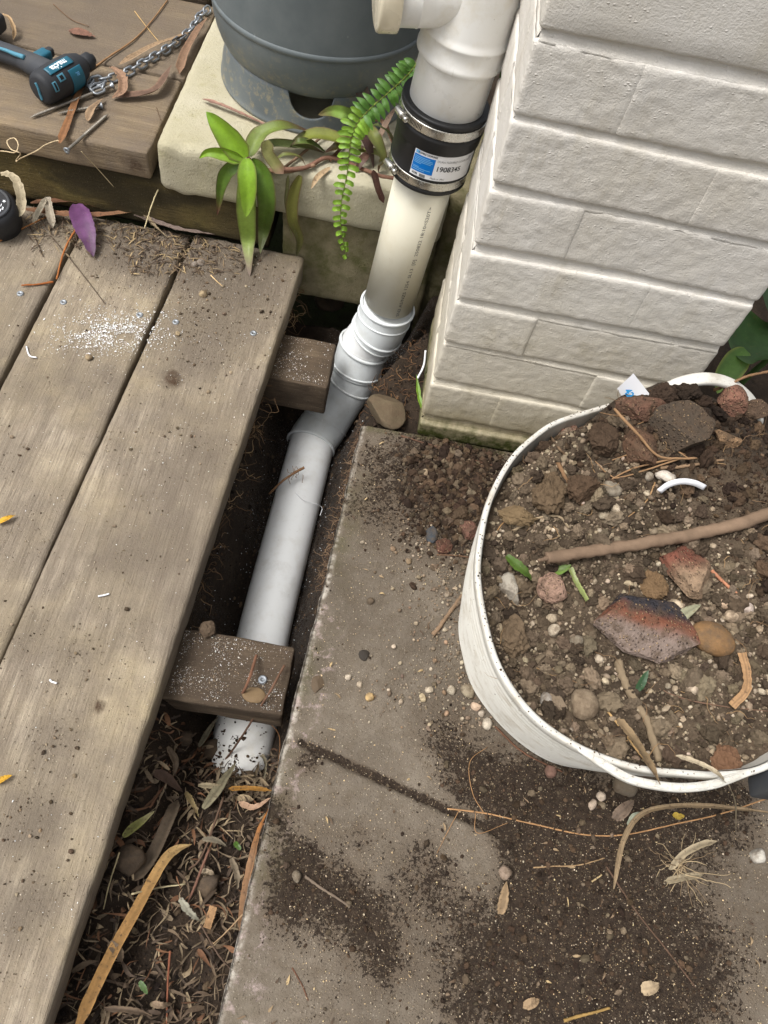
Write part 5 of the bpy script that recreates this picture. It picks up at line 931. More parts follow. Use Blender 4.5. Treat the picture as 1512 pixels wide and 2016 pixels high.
lf('leaf', 'small cream leaf beside the pale curved leaf', [(395, 1715), (410, 1716), (426, 1726)], 11, S(178, 160, 134), Gf, [.015, .02, .012], 'leaf', .3, .3, group=DL)
lf('leaf', 'folded grey-brown leaf right of the twigs in the litter', [(398, 1652), (425, 1655), (448, 1668)], 13, S(120, 110, 92), Gf, [.02, .025, .02], 'leaf', .4, .5, group=DL)
lf('leaf', 'small green leaf near the slab in the trench', [(462, 1658), (468, 1666), (474, 1674)], 11, S(82, 112, 48), Gf, [.02, .022, .02], 'leaf', .2, cat='leaf', mat='leaf'); lf('leaf', 'small green leaf low in the trench litter', [(275, 1932), (283, 1945), (290, 1958)], 12, S(92, 116, 70), Gf, [.02, .022, .02], 'leaf', .2, cat='leaf', mat='leaf')
lf('wood_splinter', 'bright orange flat splinter in the trench litter', [(407, 1828), (414, 1805), (420, 1784)], 13, S(172, 134, 94), Gf, [.015, .02, .025], 'flat', .02, 0, cat='splinter')
lf('bark_strip', 'grey bark strip leaning in the trench litter', [(262, 1735), (300, 1685), (335, 1610), (350, 1575)], 22, S(98, 84, 68), Gf, [.01, .025, .03, .02], 'straw', .5, .2, cat='bark')
for i, (px, w_, c, l) in enumerate((([(510, 1480), (522, 1500), (520, 1535)], 9, (146, 136, 112), 'thin pale leaf hanging at the slab edge by the pipe'), ([(330, 1470), (345, 1500), (340, 1530)], 16, (112, 96, 78), 'broad dark brown leaf under the deck by the joist'), ([(300, 1520), (330, 1535), (360, 1560)], 26, (104, 84, 72), 'wide crumpled brown leaf left of the pipe end'), ([(470, 1580), (500, 1590), (535, 1570)], 14, (196, 160, 132), 'pinkish curled leaf by the amber leaf'), ([(365, 1560), (378, 1580), (392, 1610)], 12, (140, 122, 84), 'olive brown leaf left of the broad grey-green leaf'), ([(205, 1985), (260, 1990), (300, 2000)], 12, (110, 92, 74), 'brown leaf at the foot of the trench'), ([(215, 1855), (232, 1875), (240, 1895)], 20, (120, 102, 82), 'brown leaf curled under the deck edge'), ([(300, 1975), (318, 1980), (340, 1975)], 13, (150, 128, 104), 'tan leaf near the bottom of the trench'), ([(455, 1690), (465, 1720), (468, 1750)], 15, (128, 114, 94), 'grey-brown leaf by the twisted strap leaf'))):
    lf('leaf', l, px, w_, S(*c), Gf, [.02, .03, .02], 'leaf', .4, .6, group=DL)
# mass of small litter that cannot be counted
parts = []
for i in range(1500):
    y = g.uniform(-1.0, -.50); x = g.uniform(eX(y)-.02, edge_x(y)-.004); z = float(G(x, y))+g.uniform(.0, .014); a = g.uniform(0, 6.28); L_ = g.uniform(.004, .03)*(1 if i % 4 else 1.4); d_ = np.array([math.cos(a), math.sin(a), g.normal(0, .25)])*L_/2
    c = np.array([S(112, 94, 74), S(140, 122, 98), S(92, 76, 60), S(160, 140, 110), S(120, 84, 58), S(76, 62, 50)][g.integers(0, 6)])*g.uniform(.4, 1.0)
    m_ = np.array([x, y, z]); V, F = blade([m_-d_, m_+np.array([g.normal(0, L_*.12), g.normal(0, L_*.12), g.uniform(-.002, .006)]), m_+d_], g.uniform(.0006, .0034) if i % 5 else g.uniform(.003, .007), 6, 3, .4, g.normal(0, .6), 'lance'); parts.append((V, F, c))
for i in range(130):                                # drifted over the pipe end
    q = P(g.uniform(405, 525), g.normal(1556, 14), -.235); a = g.uniform(0, 6.28); L_ = g.uniform(.008, .034); d_ = np.array([math.cos(a), math.sin(a), g.normal(0, .2)])*L_/2; q[2] = max(float(G(q[0], q[1])), -.24)+g.uniform(.0, .02)
    V, F = blade([q-d_, q+[0, 0, g.uniform(0, .005)], q+d_], g.uniform(.0008, .005), 6, 3, .4, g.normal(0, .6), 'lance'); parts.append((V, F, np.array([S(112, 94, 74), S(140, 122, 98), S(92, 76, 60), S(160, 140, 110)][g.integers(0, 4)])*g.uniform(.5, 1.0)))
V, F, c_ = join(parts); tag(mk('leaf_litter', V, F, M['dryleaf'], None, True, c_, org=(0, 0, 0)), 'mass of small dead leaves and twigs covering the trench floor', 'leaf litter', kind='stuff')
parts = []
for i in range(1100):
    k = (0, 1, 2, 0, 1)[i % 5]
    if k == 0: q = P(g.uniform(60, 470), g.normal(455, 22)+0.0, .003); 
    elif k == 1: q = P(g.uniform(250, 480), g.uniform(440, 540), .003)
    else: q = P(g.uniform(420, 640), g.uniform(20, 500), .003)
    if k == 2: q = np.array([g.uniform(-.13, .55), g.uniform(-.95, -.03), .003]); 
    if k == 2 and (in_tub(q[0], q[1]) or q[0] < edge_x(q[1])+.01): continue
    if k < 2 and q[1] > .34: continue
    a = g.uniform(0, 6.28); L_ = g.uniform(.004, .028) if k < 2 else g.uniform(.003, .012); d_ = np.array([math.cos(a), math.sin(a), 0])*L_/2; c = np.array([S(120, 100, 78), S(150, 128, 98), S(96, 78, 60), S(176, 152, 112), S(86, 70, 56)][g.integers(0, 5)])*(g.uniform(.4, .95) if k < 2 else 1)
    V, F = blade([q-d_, q+[0, 0, g.uniform(.0, .005)], q+d_+[0, 0, g.uniform(0, .006) if k == 0 else 0]], g.uniform(.0008, .0034), 5, 3, .3, g.normal(0, .5), 'lance'); parts.append((V, F, c))
V, F, c_ = join(parts); tag(mk('leaf_litter', V, F, M['dryleaf'], None, True, c_, org=(0, 0, 0)), 'small dry plant bits strewn over the deck end and the path', 'leaf litter', kind='stuff')
# leaves on the deck, step and path
lf('leaf', 'purple pointed leaf hanging over the first deck gap', [(150, 402), (160, 430), (172, 465), (184, 506)], 46, S(122, 78, 122), .004, [.028, .028, .018, .004], 'leaf', .15, 0, cat='leaf', mat='leaf', tip=S(92, 60, 88))
lf('straw_leaf', 'long orange-brown strap leaf lying along the foot of the step', [(50, 412), (120, 422), (200, 424), (260, 416), (300, 402)], 13, S(150, 108, 78), .003, [.012, .014, .014, .014, .02], 'straw', .4, .3, tip=S(190, 150, 112)); lf('straw_leaf', 'second orange strap leaf above the long one at the step', [(60, 400), (120, 396), (165, 400), (215, 416)], 12, S(134, 94, 68), .003, [.01, .012, .012, .008], 'straw', .4, .3)
lf('leaf', 'grey-mauve curled leaf running along the timber to the plant', [(262, 418), (300, 436), (360, 455), (424, 462)], 13, S(136, 118, 108), .003, [.01, .012, .014, .012], 'straw', .5, .4); lf('leaf', 'pale tan curled leaf beside the pale straw', [(280, 412), (298, 440), (330, 468)], 13, S(156, 138, 110), .003, [.014, .014, .004], 'leaf', .5, .6)
lf('leaf', 'grey folded leaf pointing up at the left of the step', [(92, 388), (97, 415), (104, 448)], 13, S(176, 164, 144), .003, [.03, .02, .004], 'straw', .5, .2); lf('leaf', 'grey folded leaf leaning against its neighbour at the step', [(90, 392), (78, 415), (66, 438)], 10, S(160, 150, 130), .003, [.03, .02, .006], 'straw', .5, .2)
lf('leaf', 'long pale leaf curling over the black tool', [(0, 340), (28, 352), (40, 385), (40, 410), (26, 432)], 15, S(186, 172, 142), .02, [.055, .055, .04, .025, .01], 'straw', .3, .8)
for u, v, l in ((12, 1022, 'yellow torn leaf at the left edge of the deck'), (6, 1534, 'small yellow leaf lower down the left edge of the deck')): lf('leaf', l, [(u-16, v+8), (u, v), (u+18, v-8)], 14, S(214, 164, 50), .002, [.002, .006, .004], 'leaf', .4, .3)
SZ = .1575
lf('leaf', 'flat brown leaf on the step above the drill', [(136, 60), (160, 64), (188, 72)], 24, S(136, 98, 80), SZ, [.002, .004, .002], 'leaf', .15); lf('leaf', 'curled tan leaf lying over the chain', [(218, 132), (238, 150), (240, 178), (220, 194)], 20, S(160, 126, 100), SZ, [.012, .018, .014, .004], 'leaf', .4, .5)
lf('leaf', 'long brown curled leaf right of the chain', [(222, 192), (280, 188), (315, 172), (338, 128)], 18, S(128, 100, 82), SZ, [.004, .006, .012, .012], 'straw', .5, .6); lf('leaf', 'small tan leaf beside the screws', [(172, 238), (182, 215), (205, 192)], 18, S(164, 136, 106), SZ, [.004, .01, .006], 'leaf', .4, .4)
lf('straw_leaf', 'brown strap leaf beneath the screws at the step edge', [(118, 282), (135, 240), (150, 200), (175, 150)], 13, S(146, 102, 66), SZ, [.003, .005, .006, .006], 'straw', .4, .4); lf('straw_leaf', 'long pale strap leaf lying along the chain', [(235, 128), (300, 92), (340, 78), (378, 62)], 12, S(168, 140, 108), SZ, [.006, .012, .012, .01], 'straw', .4, .5)
lf('straw_leaf', 'bent brown strap leaf at the corner of the paver', [(352, 145), (365, 105), (385, 70), (408, 35)], 15, S(138, 108, 84), SZ, [.006, .012, .014, .02], 'straw', .5, .5); lf('straw_leaf', 'pale bent straw at the top left of the step', [(0, 28), (18, 36), (28, 60), (26, 78)], 6, S(176, 146, 108), SZ, [.02, .02, .012, .003], 'straw', .4, .3)
lf('leaf', 'mauve dry leaf lying against the gas bottle foot', [(398, 195), (440, 210), (490, 232), (540, 256)], 9, S(150, 116, 100), .182, [.004, .006, .004, .003], 'straw', .5, .4)
for i, (px, r_, c, l) in enumerate((([(175, 140), (215, 112), (262, 80), (300, 40), (330, 0)], .0018, (140, 108, 76), 'long curved brown stem on the step beside the chain'), ([(105, 8), (140, 38), (175, 52)], .0008, (120, 92, 70), 'thin dark stem at the top of the step'), ([(265, 22), (290, 55), (315, 85)], .0009, (186, 154, 104), 'thin straw near the end of the chain'), ([(308, 212), (316, 236)], .0007, (96, 76, 60), 'tiny dark twig near the paver corner'), ([(160, 298), (190, 330), (224, 368)], .0007, (196, 178, 140), 'thin pale fibre hanging over the step edge'))):
    if i == 4: V, F = tube(spline([P(160, 298, .158), PY(190, 330, .338), PY(224, 368, .345)], 20), .0006, 5); tag(mk('twig', V, F, M['root'], None, True, np.array(S(*c))), l, 'twig', 'twigs on the step')
    else: twig('twig', l, px, r_, S(*c), SZ, None, 26, .12, 'twig', 'twigs on the step', sd=90+i)
lf('leaf', 'brown crumpled leaf at the foot of the tub front', [(1208, 1612), (1228, 1595), (1248, 1575)], 28, S(122, 104, 88), slabh, [.003, .008, .003], 'leaf', .3, .3, group='dead leaves on the path'); lf('leaf', 'pale green-grey curled leaf in front of the tub', [(1236, 1625), (1248, 1608), (1265, 1600)], 14, S(168, 172, 150), slabh, [.003, .01, .004], 'leaf', .4, .4, group='dead leaves on the path')
lf('leaf', 'yellow scrap of leaf under the straw in front of the tub', [(1325, 1602), (1336, 1608), (1348, 1606)], 14, S(184, 156, 66), slabh, [.003, .006, .003], 'leaf', .3, group='dead leaves on the path'); lf('leaf', 'tan torn leaf on the joint in the dirty concrete', [(984, 1800), (992, 1770), (998, 1735)], 22, S(146, 122, 92), slabh, [.003, .007, .003], 'leaf', .4, .5, group='dead leaves on the path')
lf('leaf', 'cream torn leaf at the bottom right of the path', [(1262, 1948), (1280, 1945), (1298, 1938)], 26, S(186, 164, 132), slabh, [.003, .008, .004], 'leaf', .4, .4, group='dead leaves on the path'); lf('leaf', 'tan leaf scrap left of the cream torn leaf', [(1030, 1980), (1048, 1975), (1062, 1968)], 20, S(164, 138, 106), slabh, [.003, .006, .003], 'leaf', .4, .4, group='dead leaves on the path')
lf('straw_leaf', 'long dry strap leaf arching over the path before the tub', [(1208, 1750), (1225, 1660), (1260, 1605), (1320, 1588), (1400, 1588), (1470, 1595), (1520, 1600)], 9, S(150, 128, 98), slabh, [.002, .006, .014, .02, .018, .012, .008], 'straw', .5, .5); lf('straw_leaf', 'pale dry strap leaf hanging over the front handle', [(1330, 1488), (1370, 1500), (1420, 1530), (1445, 1575), (1448, 1640)], 9, S(186, 170, 142), .25, [.04, .042, .036, -.06, -.235], 'straw', .4, .4)
lf('straw_leaf', 'bent tan strip standing in the soil at the right of the tub', [(1440, 1390), (1468, 1360), (1470, 1325), (1460, 1285)], 15, S(166, 130, 92), Tf, [.006, .012, .014, .012], 'flat', .3, .4, cat='bark'); lf('leaf', 'brown leaf blade leaning on the front rim of the tub', [(1215, 1415), (1250, 1460), (1300, 1545)], 17, S(136, 114, 84), Tf, [.02, .024, .045], 'straw', .4, .2)
lf('leaf', 'dark green leaf piece in the front soil of the tub', [(1255, 1360), (1266, 1340), (1276, 1320)], 18, S(52, 84, 50), Tf, [.008, .016, .02], 'leaf', .15, cat='leaf', mat='leaf'); lf('leaf', 'grey-green dry leaf right of the banded fragment', [(1330, 1225), (1350, 1208), (1380, 1190)], 26, S(140, 138, 112), Tf, [.006, .012, .012], 'leaf', .3, .2)
lf('leaf', 'torn green leaf at the left of the tub soil', [(997, 1094), (1015, 1112), (1035, 1128), (1048, 1144)], 30, S(84, 110, 44), Tf, [.012, .016, .016, .008], 'leaf', .3, .3, cat='leaf', mat='leaf'); lf('leaf', 'bright green leaf bit under the end of the stick', [(1088, 1128), (1105, 1122), (1125, 1112)], 22, S(112, 140, 60), Tf, [.006, .01, .01], 'leaf', .2, cat='leaf', mat='leaf')
lf('leaf', 'pale green leaf stem beside the pinkish lump', [(1122, 1118), (1136, 1150), (1155, 1182)], 10, S(150, 160, 96), Tf, [.012, .014, .008], 'flat', .5, cat='leaf', mat='leaf')
c_ = PH(1342, 1705, slabh, .003); parts = []
for k in range(26):
    a = g.uniform(0, 6.28); Cw = walk(c_+g.normal(0, .004, 3)*[1, 1, .2], (math.cos(a), math.sin(a), .25), int(g.integers(6, 14)), .0048, .22, -.045, 4000+k); Cw[:, 2] = np.maximum(Cw[:, 2], .0015); parts.append((*tube(Cw, np.linspace(.0008, .0004, len(Cw)), 4, False), np.array([S(150, 132, 104), S(118, 100, 78), S(170, 150, 118)][k % 3])))
V, F, cw = join(parts); tag(mk('dry_weed', V, F, M['root'], None, True, cw), 'uprooted dry weed with spreading stems on the path', 'weed')
lf('straw_leaf', 'forked pale strap leaf lying right of the dry weed', [(1318, 1712), (1345, 1682), (1380, 1664), (1412, 1656)], 11, S(170, 154, 126), slabh, [.004, .008, .008, .004], 'straw', .5, .4); lf('straw_leaf', 'short tan strap leaf below the dry weed', [(1310, 1735), (1345, 1728), (1384, 1722)], 11, S(152, 138, 112), slabh, [.003, .006, .003], 'straw', .5, .3)
V, F = rock((.028, .02, .012), 5, 5, 3, .2); tag(mk('shell', V+PH(1312, 940, Tf, .006), F, M['stone'], None, True, np.array(S(206, 196, 182))), 'broken white shell near the white offcut', 'shell')
C_ = spline([PH(1298, 968, Tf, .008), PH(1318, 954, Tf, .018), PH(1345, 948, Tf, .022), PH(1370, 952, Tf, .018), PH(1391, 962, Tf, .008)], 30); V, F = blade(C_[::7], .007, 30, 3, .0, 0, 'flat', up=(0, -.8, .6)); o = tag(mk('plastic_offcut', V, F, M['paper']), 'curved white plastic offcut in the tub soil', 'offcut'); s_ = o.modifiers.new('thick', 'SOLIDIFY'); s_.thickness = .0018
C_ = spline([P(838, 690, .02), P(834, 720, .0), P(822, 745, -.01)], 20); V, F = tube(C_, .0018, 8); tag(mk('white_wire', V, F, M['paper']), 'short white wire against the pier above the mossy rock', 'wire')
V, F = tube(spline([P(582, 970, -.226), P(598, 985, -.225), P(622, 992, -.232), P(634, 1000, -.245), P(630, 1015, -.25)], 30), .0006, 5); tag(mk('plastic_curl', V, F, M['paper']), 'thin white plastic curl on the trench pipe', 'shaving')
lf('grass_blade', 'single green grass blade by the pier corner', [(850, 838), (836, 812), (826, 785), (820, 738)], 8, S(120, 156, 50), .0, [.002, .012, .02, .035], 'straw', .4, .2, cat='grass', mat='leaf')
for i, (px, l) in enumerate((([(52, 682), (58, 700), (72, 704)], 'white curled shaving below the first deck gap'), ([(98, 1338), (102, 1342), (112, 1345)], 'small bent white shaving low on the deck'), ([(193, 1174), (204, 1172), (215, 1169)], 'white paper scrap in the middle of the last board'))): V, F = tube(spline([P(u, v, .003) for u, v in px], 12), .0013, 6); tag(mk('plastic_curl', V, F, M['paper']), l, 'shaving')

# ================================================================ power tools on the left
drill = thing('impact_driver', 'teal and black cordless impact driver lying on the timber step', 'power tool', P(90, 165, .157))
ra, rb_ = P(77, 178, .186), P(168, 124, .186); da_ = rb_-ra; LB = np.linalg.norm(da_); da_ /= LB; e3 = np.array([0, 0, 1.])-da_*da_[2]; e3 /= np.linalg.norm(e3); e4 = np.cross(da_, e3)
tp = np.array([0, .002, .006, .02, .05, .075, .082, .1, .106, LB]); rp = np.array([.019, .0225, .0255, .0275, .0282, .0268, .0262, .0205, .0130, .0126])
tp = tp*(LB/.112) if LB > .1 else tp
def bar(t, a, off=0.): r_ = np.interp(t, tp, rp)+off; return ra+da_*np.asarray(t)[..., None]+r_[..., None]*(np.cos(a)[..., None]*e3+np.sin(a)[..., None]*e4)
tl = np.linspace(0, tp[-1], 60); V, F = lathe(np.c_[np.interp(tl, tp, rp), tl], 56, ra, da_); V = np.vstack([V, ra]); j = np.arange(56); F = F+[np.stack([np.full(56, len(V)-1), (j+1) % 56, j], -1)]
body = mk('motor_housing', V, F, M['tool_black'], drill)
def bpatch(name, t0, t1, a0, a1, mat, off=.0006, n=16, sk=0.):
    t, a = np.meshgrid(np.linspace(t0, t1, n)*tp[-1], np.linspace(a0, a1, n), indexing='ij'); t = t+sk*(a-a0); V = bar(t, a, off).reshape(-1, 3); o = mk(name, V, grid_faces(n, n), mat, body); s_ = o.modifiers.new('thick', 'SOLIDIFY'); s_.thickness = .0008; return o
vv = CAM-(ra+da_*.05); av = math.atan2(vv@e4, vv@e3); sgn = 1. if (e4@AU)*math.cos(av)-(e3@AU)*math.sin(av) > 0 else -1.
def A_(a): return av+sgn*a
bpatch('teal_panel', .46, .72, A_(-1.7), A_(.12), M['tool_teal'], .0008, 30); bpatch('teal_band', .16, .66, A_(.34), A_(.86), M['tool_teal'], .0012)
bpatch('vent_slot', .10, .17, A_(-.55), A_(.0), M['tool_lite']); bpatch('vent_slot', .24, .36, A_(-.20), A_(.18), M['tool_lite']); bpatch('vent_opening', .27, .33, A_(-.12), A_(.10), M['dark'], .0012)
bpatch('vent_opening', .12, .15, A_(-.48), A_(-.06), M['dark'], .0012)
V, F = lathe([(.0128, tp[-1]-.002), (.0138, tp[-1]), (.0138, tp[-1]+.012), (.0095, tp[-1]+.013), (.0080, tp[-1]+.02), (.0, tp[-1]+.02)], 28, ra, da_); mk('bit_holder', V, F, M['tool_black'], drill)
cs = [ra-da_*.0007+e3*.012+e4*.003*sgn, ra-da_*.0007+e3*.004, ra-da_*.0007-e3*.006-e4*.001*sgn, ra-da_*.0007-e3*.015-e4*.003*sgn]; V, F = tube(spline(cs, 24), .0022, 8); mk('cap_stripe', V, F, M['tool_lite'], body)
V, T_ = text_mesh('makita', .0135, .0004); t_ = .41*tp[-1]-V[:, 0]*.98; V3 = bar(t_, A_(.60)-sgn*V[:, 1]/.028, .0022); mk('lettering', V3, T_, M['whiteink'], body, smooth=False)
V, T_ = text_mesh('BL', .008, .0001); V3 = bar(.60*tp[-1]-V[:, 0], A_(-.25)-sgn*V[:, 1]/.028, .0018); mk('lettering', V3, T_, M['paleink'], body, smooth=False)
hb = ra+da_*.045*LB/.105; h1 = P(40, 115, .182); h2 = P(0, 101, .180); h3 = P(-60, 82, .180); h4 = P(-95, 70, .180)
C_ = spline([hb, P(62, 126, .185), h1, h2, h3, h4], 50); V, F = tube(C_, np.interp(np.linspace(0, 1, 50), [0, .15, .3, .6, 1], [.021, .019, .0165, .0165, .019]), 24); mk('grip', V, F, M['tool_grip'], drill)
V, F = tube(spline([P(48, 113, .2005), P(28, 106, .1985), P(8, 98, .1975), P(-30, 86, .1965)], 20), np.linspace(.0042, .0022, 20), 8); mk('grip_inlay', V, F, M['tool_lite'], drill)
V, F = rbox((.03, .022, .02), .006, .006); V = V@np.array([da_, e4, e3])+P(84, 112, .188); mk('trigger_guard', V, F, M['tool_teal'], drill)
V, F = rbox((.018, .014, .016), .005, .006); V = V@np.array([da_, e4, e3])+P(96, 104, .190); mk('trigger', V, F, M['tool_black'], drill)
V, F = rbox((.07, .11, .052), .010, .01); hd = h4-h2; hd /= np.linalg.norm(hd); hn = np.array([-hd[1], hd[0], 0]); V = V@np.array([hd, hn, [0, 0, 1]])+h4+hd*.03+np.array([0, .01, .003]); mk('battery', V, F, M['tool_black'], drill)
V, F = rbox((.05, .10, .03), .008, .01); V = V@np.array([hd, hn, [0, 0, 1]])+P(-42, 60, .185); mk('battery_shoe', V, F, M['tool_black'], drill)

t2 = thing('drill_head', 'black drill head with a star-marked dial at the left edge of the deck', 'power tool', P(0, 420, 0))
c2 = P(-14, 412, .045); V, F = lathe([(.0, -.044), (.034, -.044), (.040, -.038), (.0415, -.01), (.040, .006), (.034, .015), (.026, .018), (.0, .018)], 48, c2, (.12, -.25, 1)); mk('body', V, F, M['tool_black'], t2)
V, F = lathe([(.030, .0145), (.0325, .0175), (.030, .0195), (.027, .0182)], 48, c2, (.12, -.25, 1)); ring = mk('dial_ring', V, F, M['tool_grip'], t2)
nz = np.array([.12, -.25, 1]); nz /= np.linalg.norm(nz); q1 = np.cross([0, 1., 0], nz); q1 /= np.linalg.norm(q1); q2 = np.cross(nz, q1)
def onplane(V2, off=.0186): return c2+nz*off+V2[:, :1]*q1+V2[:, 1:2]*q2
def plan(u, v): 
    q = ray(u, v); o_ = c2+nz*.0186; t_ = ((o_-CAM)@nz)/(q@nz); x = CAM+q*t_-o_; return np.array([x@q1, x@q2])
s5 = plan(8, 396); a = np.arange(10)/10*2*np.pi; rr5 = np.where(np.arange(10) % 2, .0014, .0036); st5 = np.c_[s5[0]+rr5*np.cos(a), s5[1]+rr5*np.sin(a)]; st5 = np.vstack([st5, s5]); mk('star_mark', onplane(st5), np.array([[10, i, (i+1) % 10] for i in range(10)]), M['whiteink'], ring, smooth=False)
for s_, (u, v) in (('1', (2, 404)), ('2', (5, 410)), ('3', (0, 414))): V, T_ = text_mesh(s_, .007, .0002); mk('lettering', onplane(V[:, :2]+plan(u, v)), T_, M['whiteink'], ring, smooth=False)
V, F = lathe([(.0, .003), (.0015, .003), (.0035, .002), (.0036, -.002)], 16, P(14, 429, .038), (.5, -.5, .8)); mk('screw', V, F, M['galv'], t2)

# ================================================================ chain and screws on the step
chain = thing('steel_chain', 'galvanised steel chain running along the step to the gas bottle', 'chain', P(285, 122, SZ))
cp_ = spline([P(u, v, SZ+.006) for u, v in ((412, 18), (392, 35), (378, 58), (350, 82), (322, 102), (292, 120), (262, 138), (232, 152), (205, 158), (186, 160), (176, 170), (185, 182), (200, 178), (205, 165), (192, 172), (178, 182))], 600)
d_ = np.r_[0, np.cumsum(np.linalg.norm(np.diff(cp_, axis=0), axis=1))]; pitch = .0165; nl = int(d_[-1]/pitch)
a = np.linspace(0, 2*np.pi, 29)[:-1]; lk = np.c_[np.sign(np.cos(a))*.0045+.0062*np.cos(a), .0062*np.sin(a), 0*a]
lkC = np.vstack([lk, lk[:1]]); LV, LF = tube(lkC, .0021, 8, False); LV[-8:] = LV[:8]
lm = mesh_data('link', LV, LF, M['galv'])
for i in range(nl):
    s_ = (i+.5)*pitch; c = np.array([np.interp(s_, d_, cp_[:, k]) for k in range(3)]); t = np.array([np.interp(s_+.004, d_, cp_[:, k])-np.interp(s_-.004, d_, cp_[:, k]) for k in range(3)]); t /= np.linalg.norm(t)
    o = bpy.data.objects.new('link', lm); COL.objects.link(o); o.parent = chain; z_ = Vector((0, 0, 1)); tt_ = Vector(t); y_ = z_.cross(tt_).normalized(); z_ = tt_.cross(y_); an = (R(28) if i % 2 else R(-58))+random.uniform(-.25, .25)
    y2 = y_*math.cos(an)+z_*math.sin(an); z2 = tt_.cross(y2); o.matrix_local = Matrix.Translation(Vector(c)+Vector((0, 0, .001+.002*(i % 2)))-wpos(chain)) @ Matrix((tt_, y2, z2)).transposed().to_4x4()
def bolt(label, tip, head, zt, zh):
    a_, b_ = P(*tip, zt), P(*head, zh); t = thing('timber_screw', label, 'screw', (a_+b_)/2-[0, 0, .004], 'long timber screws on the step'); L_ = np.linalg.norm(b_-a_); ax_ = (b_-a_)/L_
    s_ = np.linspace(0, L_*.97, 160); thr = s_ < L_*.6; r_ = np.where(thr, .0024+.0008*np.sin(s_/.0026*2*np.pi), .0026); r_ = np.where(s_ < .012, r_*np.clip(s_/.012, .1, 1), r_)
    V, F = lathe(np.c_[r_, s_], 12, a_, ax_); mk('shank', V, F, M['ruststeel'], t); V, F = lathe([(.0026, L_-.006), (.0052, L_-.001), (.0058, L_), (.0040, L_+.0004), (.0020, L_+.0004), (.0016, L_-.0015), (.0, L_-.0015)], 18, a_, ax_); mk('head', V, F, M['galv'], t)
bolt('longest timber screw lying from the drill towards the chain', (58, 232), (222, 168), SZ+.003, SZ+.009); bolt('shorter timber screw under the longest one', (112, 224), (201, 208), SZ+.003, SZ+.006); bolt('timber screw overhanging the edge of the step', (214, 224), (131, 297), SZ+.003, SZ+.005)
tw_ = [P(u, v, z) for u, v, z in ((-20, 296, .159), (10, 298, .16), (30, 300, .16), (36, 285, .164), (28, 272, .166), (14, 278, .163), (22, 294, .161), (40, 302, .159))]+[PY(u, v, .338) for u, v in ((34, 312), (32, 318), (40, 312))]+[P(u, v, .159) for u, v in ((70, 298), (90, 285), (112, 277), (118, 280))]
V, F = tube(spline(tw_, 120), .0009, 6, True, .15); tag(mk('twine', V, F, M['root'], None, True, np.array(S(206, 184, 148))), 'tangled pale twine hanging on the edge of the step', 'twine')

# ================================================================ plants
def pleaf(parent, pts, wpx, col, prof='lance', fold=.35, twist=0., tip=None, edge_=S(86, 54, 50), up=None, curl=0.):
    k = np.linalg.norm(np.asarray(pts[0])-CAM)/FPX; n = 30; m = 9; V, F = blade(pts, wpx*k, n, m, fold, twist, prof, up, curl); V = V+.0008*np.stack([fbm(V, 45, 3, i, .6) for i in range(3)], -1)
    t = np.repeat(np.linspace(0, 1, n), m)[:, None]; x_ = np.tile(np.abs(np.linspace(-1, 1, m)), n)[:, None]; st_ = np.tile(1+.12*np.cos(np.arange(m)*2.4), n)[:, None]
    c = np.array(col)*st_*(.9+.25*(x_ < .12)); e = sm(.86, 1., x_)*.7; c = c*(1-e)+np.array(edge_)*e
    if tip is not None: b = sm(.55, 1, t); c = c*(1-b)+np.array(tip)*b
    return mk('leaf', V, F, M['leaf'], parent, True, c)
back = (0, -1., .35)
pl = thing('trailing_plant', 'bright green strap-leaved plant hanging over the paver corner onto the deck', 'plant', P(490, 540, .003))
Yp = .315
def Q_(*a): return [PY(u, v, y) for u, v, y in a]
GR, GD, GL, PU = S(134, 172, 48), S(92, 122, 44), S(156, 186, 84), S(96, 66, 66)
pleaf(pl, Q_((482, 312, .33), (455, 275, .335), (425, 240, .34), (406, 220, .345)), 44, GR, tip=S(120, 160, 50), up=back)
pleaf(pl, Q_((478, 315, .33), (440, 302, .325), (410, 300, .32), (392, 312, .318)), 22, GR, fold=.6, up=back)
pleaf(pl, Q_((486, 312, .33), (488, 350, .312), (488, 390, .302), (484, 428, .298)), 46, GR, 'leaf', tip=S(150, 186, 70), up=back)
pleaf(pl, Q_((490, 318, .332), (486, 400, .312))[:2]+[P(489, 470, .03), P(492, 545, .004)], 48, GL, 'leaf', tip=S(128, 110, 100), up=back)
pleaf(pl, Q_((494, 315, .335), (518, 345, .325), (526, 400, .318))+[P(520, 450, .045), P(512, 500, .012)], 46, GD, 'leaf', tip=S(96, 100, 60), up=back)
pleaf(pl, Q_((474, 322, .33), (450, 335, .326), (438, 360, .322), (432, 395, .32), (428, 424, .318)), 24, GD, fold=.5, tip=S(96, 60, 52), up=back)
def stems(parent, pts, r_, col): V, F = tube(spline(pts, 40), np.linspace(r_, r_*.8, 40), 8, True, .06); mk('stem', V, F, M['root'], parent, True, np.array(col))
stems(pl, Q_((488, 312, .332), (510, 330, .345), (560, 338, .35), (620, 325, .36)), .0040, S(140, 110, 88))
p2 = thing('trailing_plant', 'olive and purple strap-leaved plant sprawling over the paver in front of the bottle', 'plant', P(640, 300, .18))
pleaf(p2, [PY(490, 308, .335), P(512, 268, .215), P(560, 250, .225), P(618, 262, .20)], 44, S(118, 134, 62), 'leaf', tip=PU); pleaf(p2, [P(572, 286, .19), P(620, 268, .215), P(680, 280, .215), P(735, 302, .185)], 46, S(124, 130, 58), 'leaf', tip=S(110, 84, 70)); pleaf(p2, [P(500, 290, .19), P(545, 285, .20), P(600, 290, .195), P(640, 302, .185)], 30, S(122, 134, 84), 'leaf', tip=S(120, 96, 84))
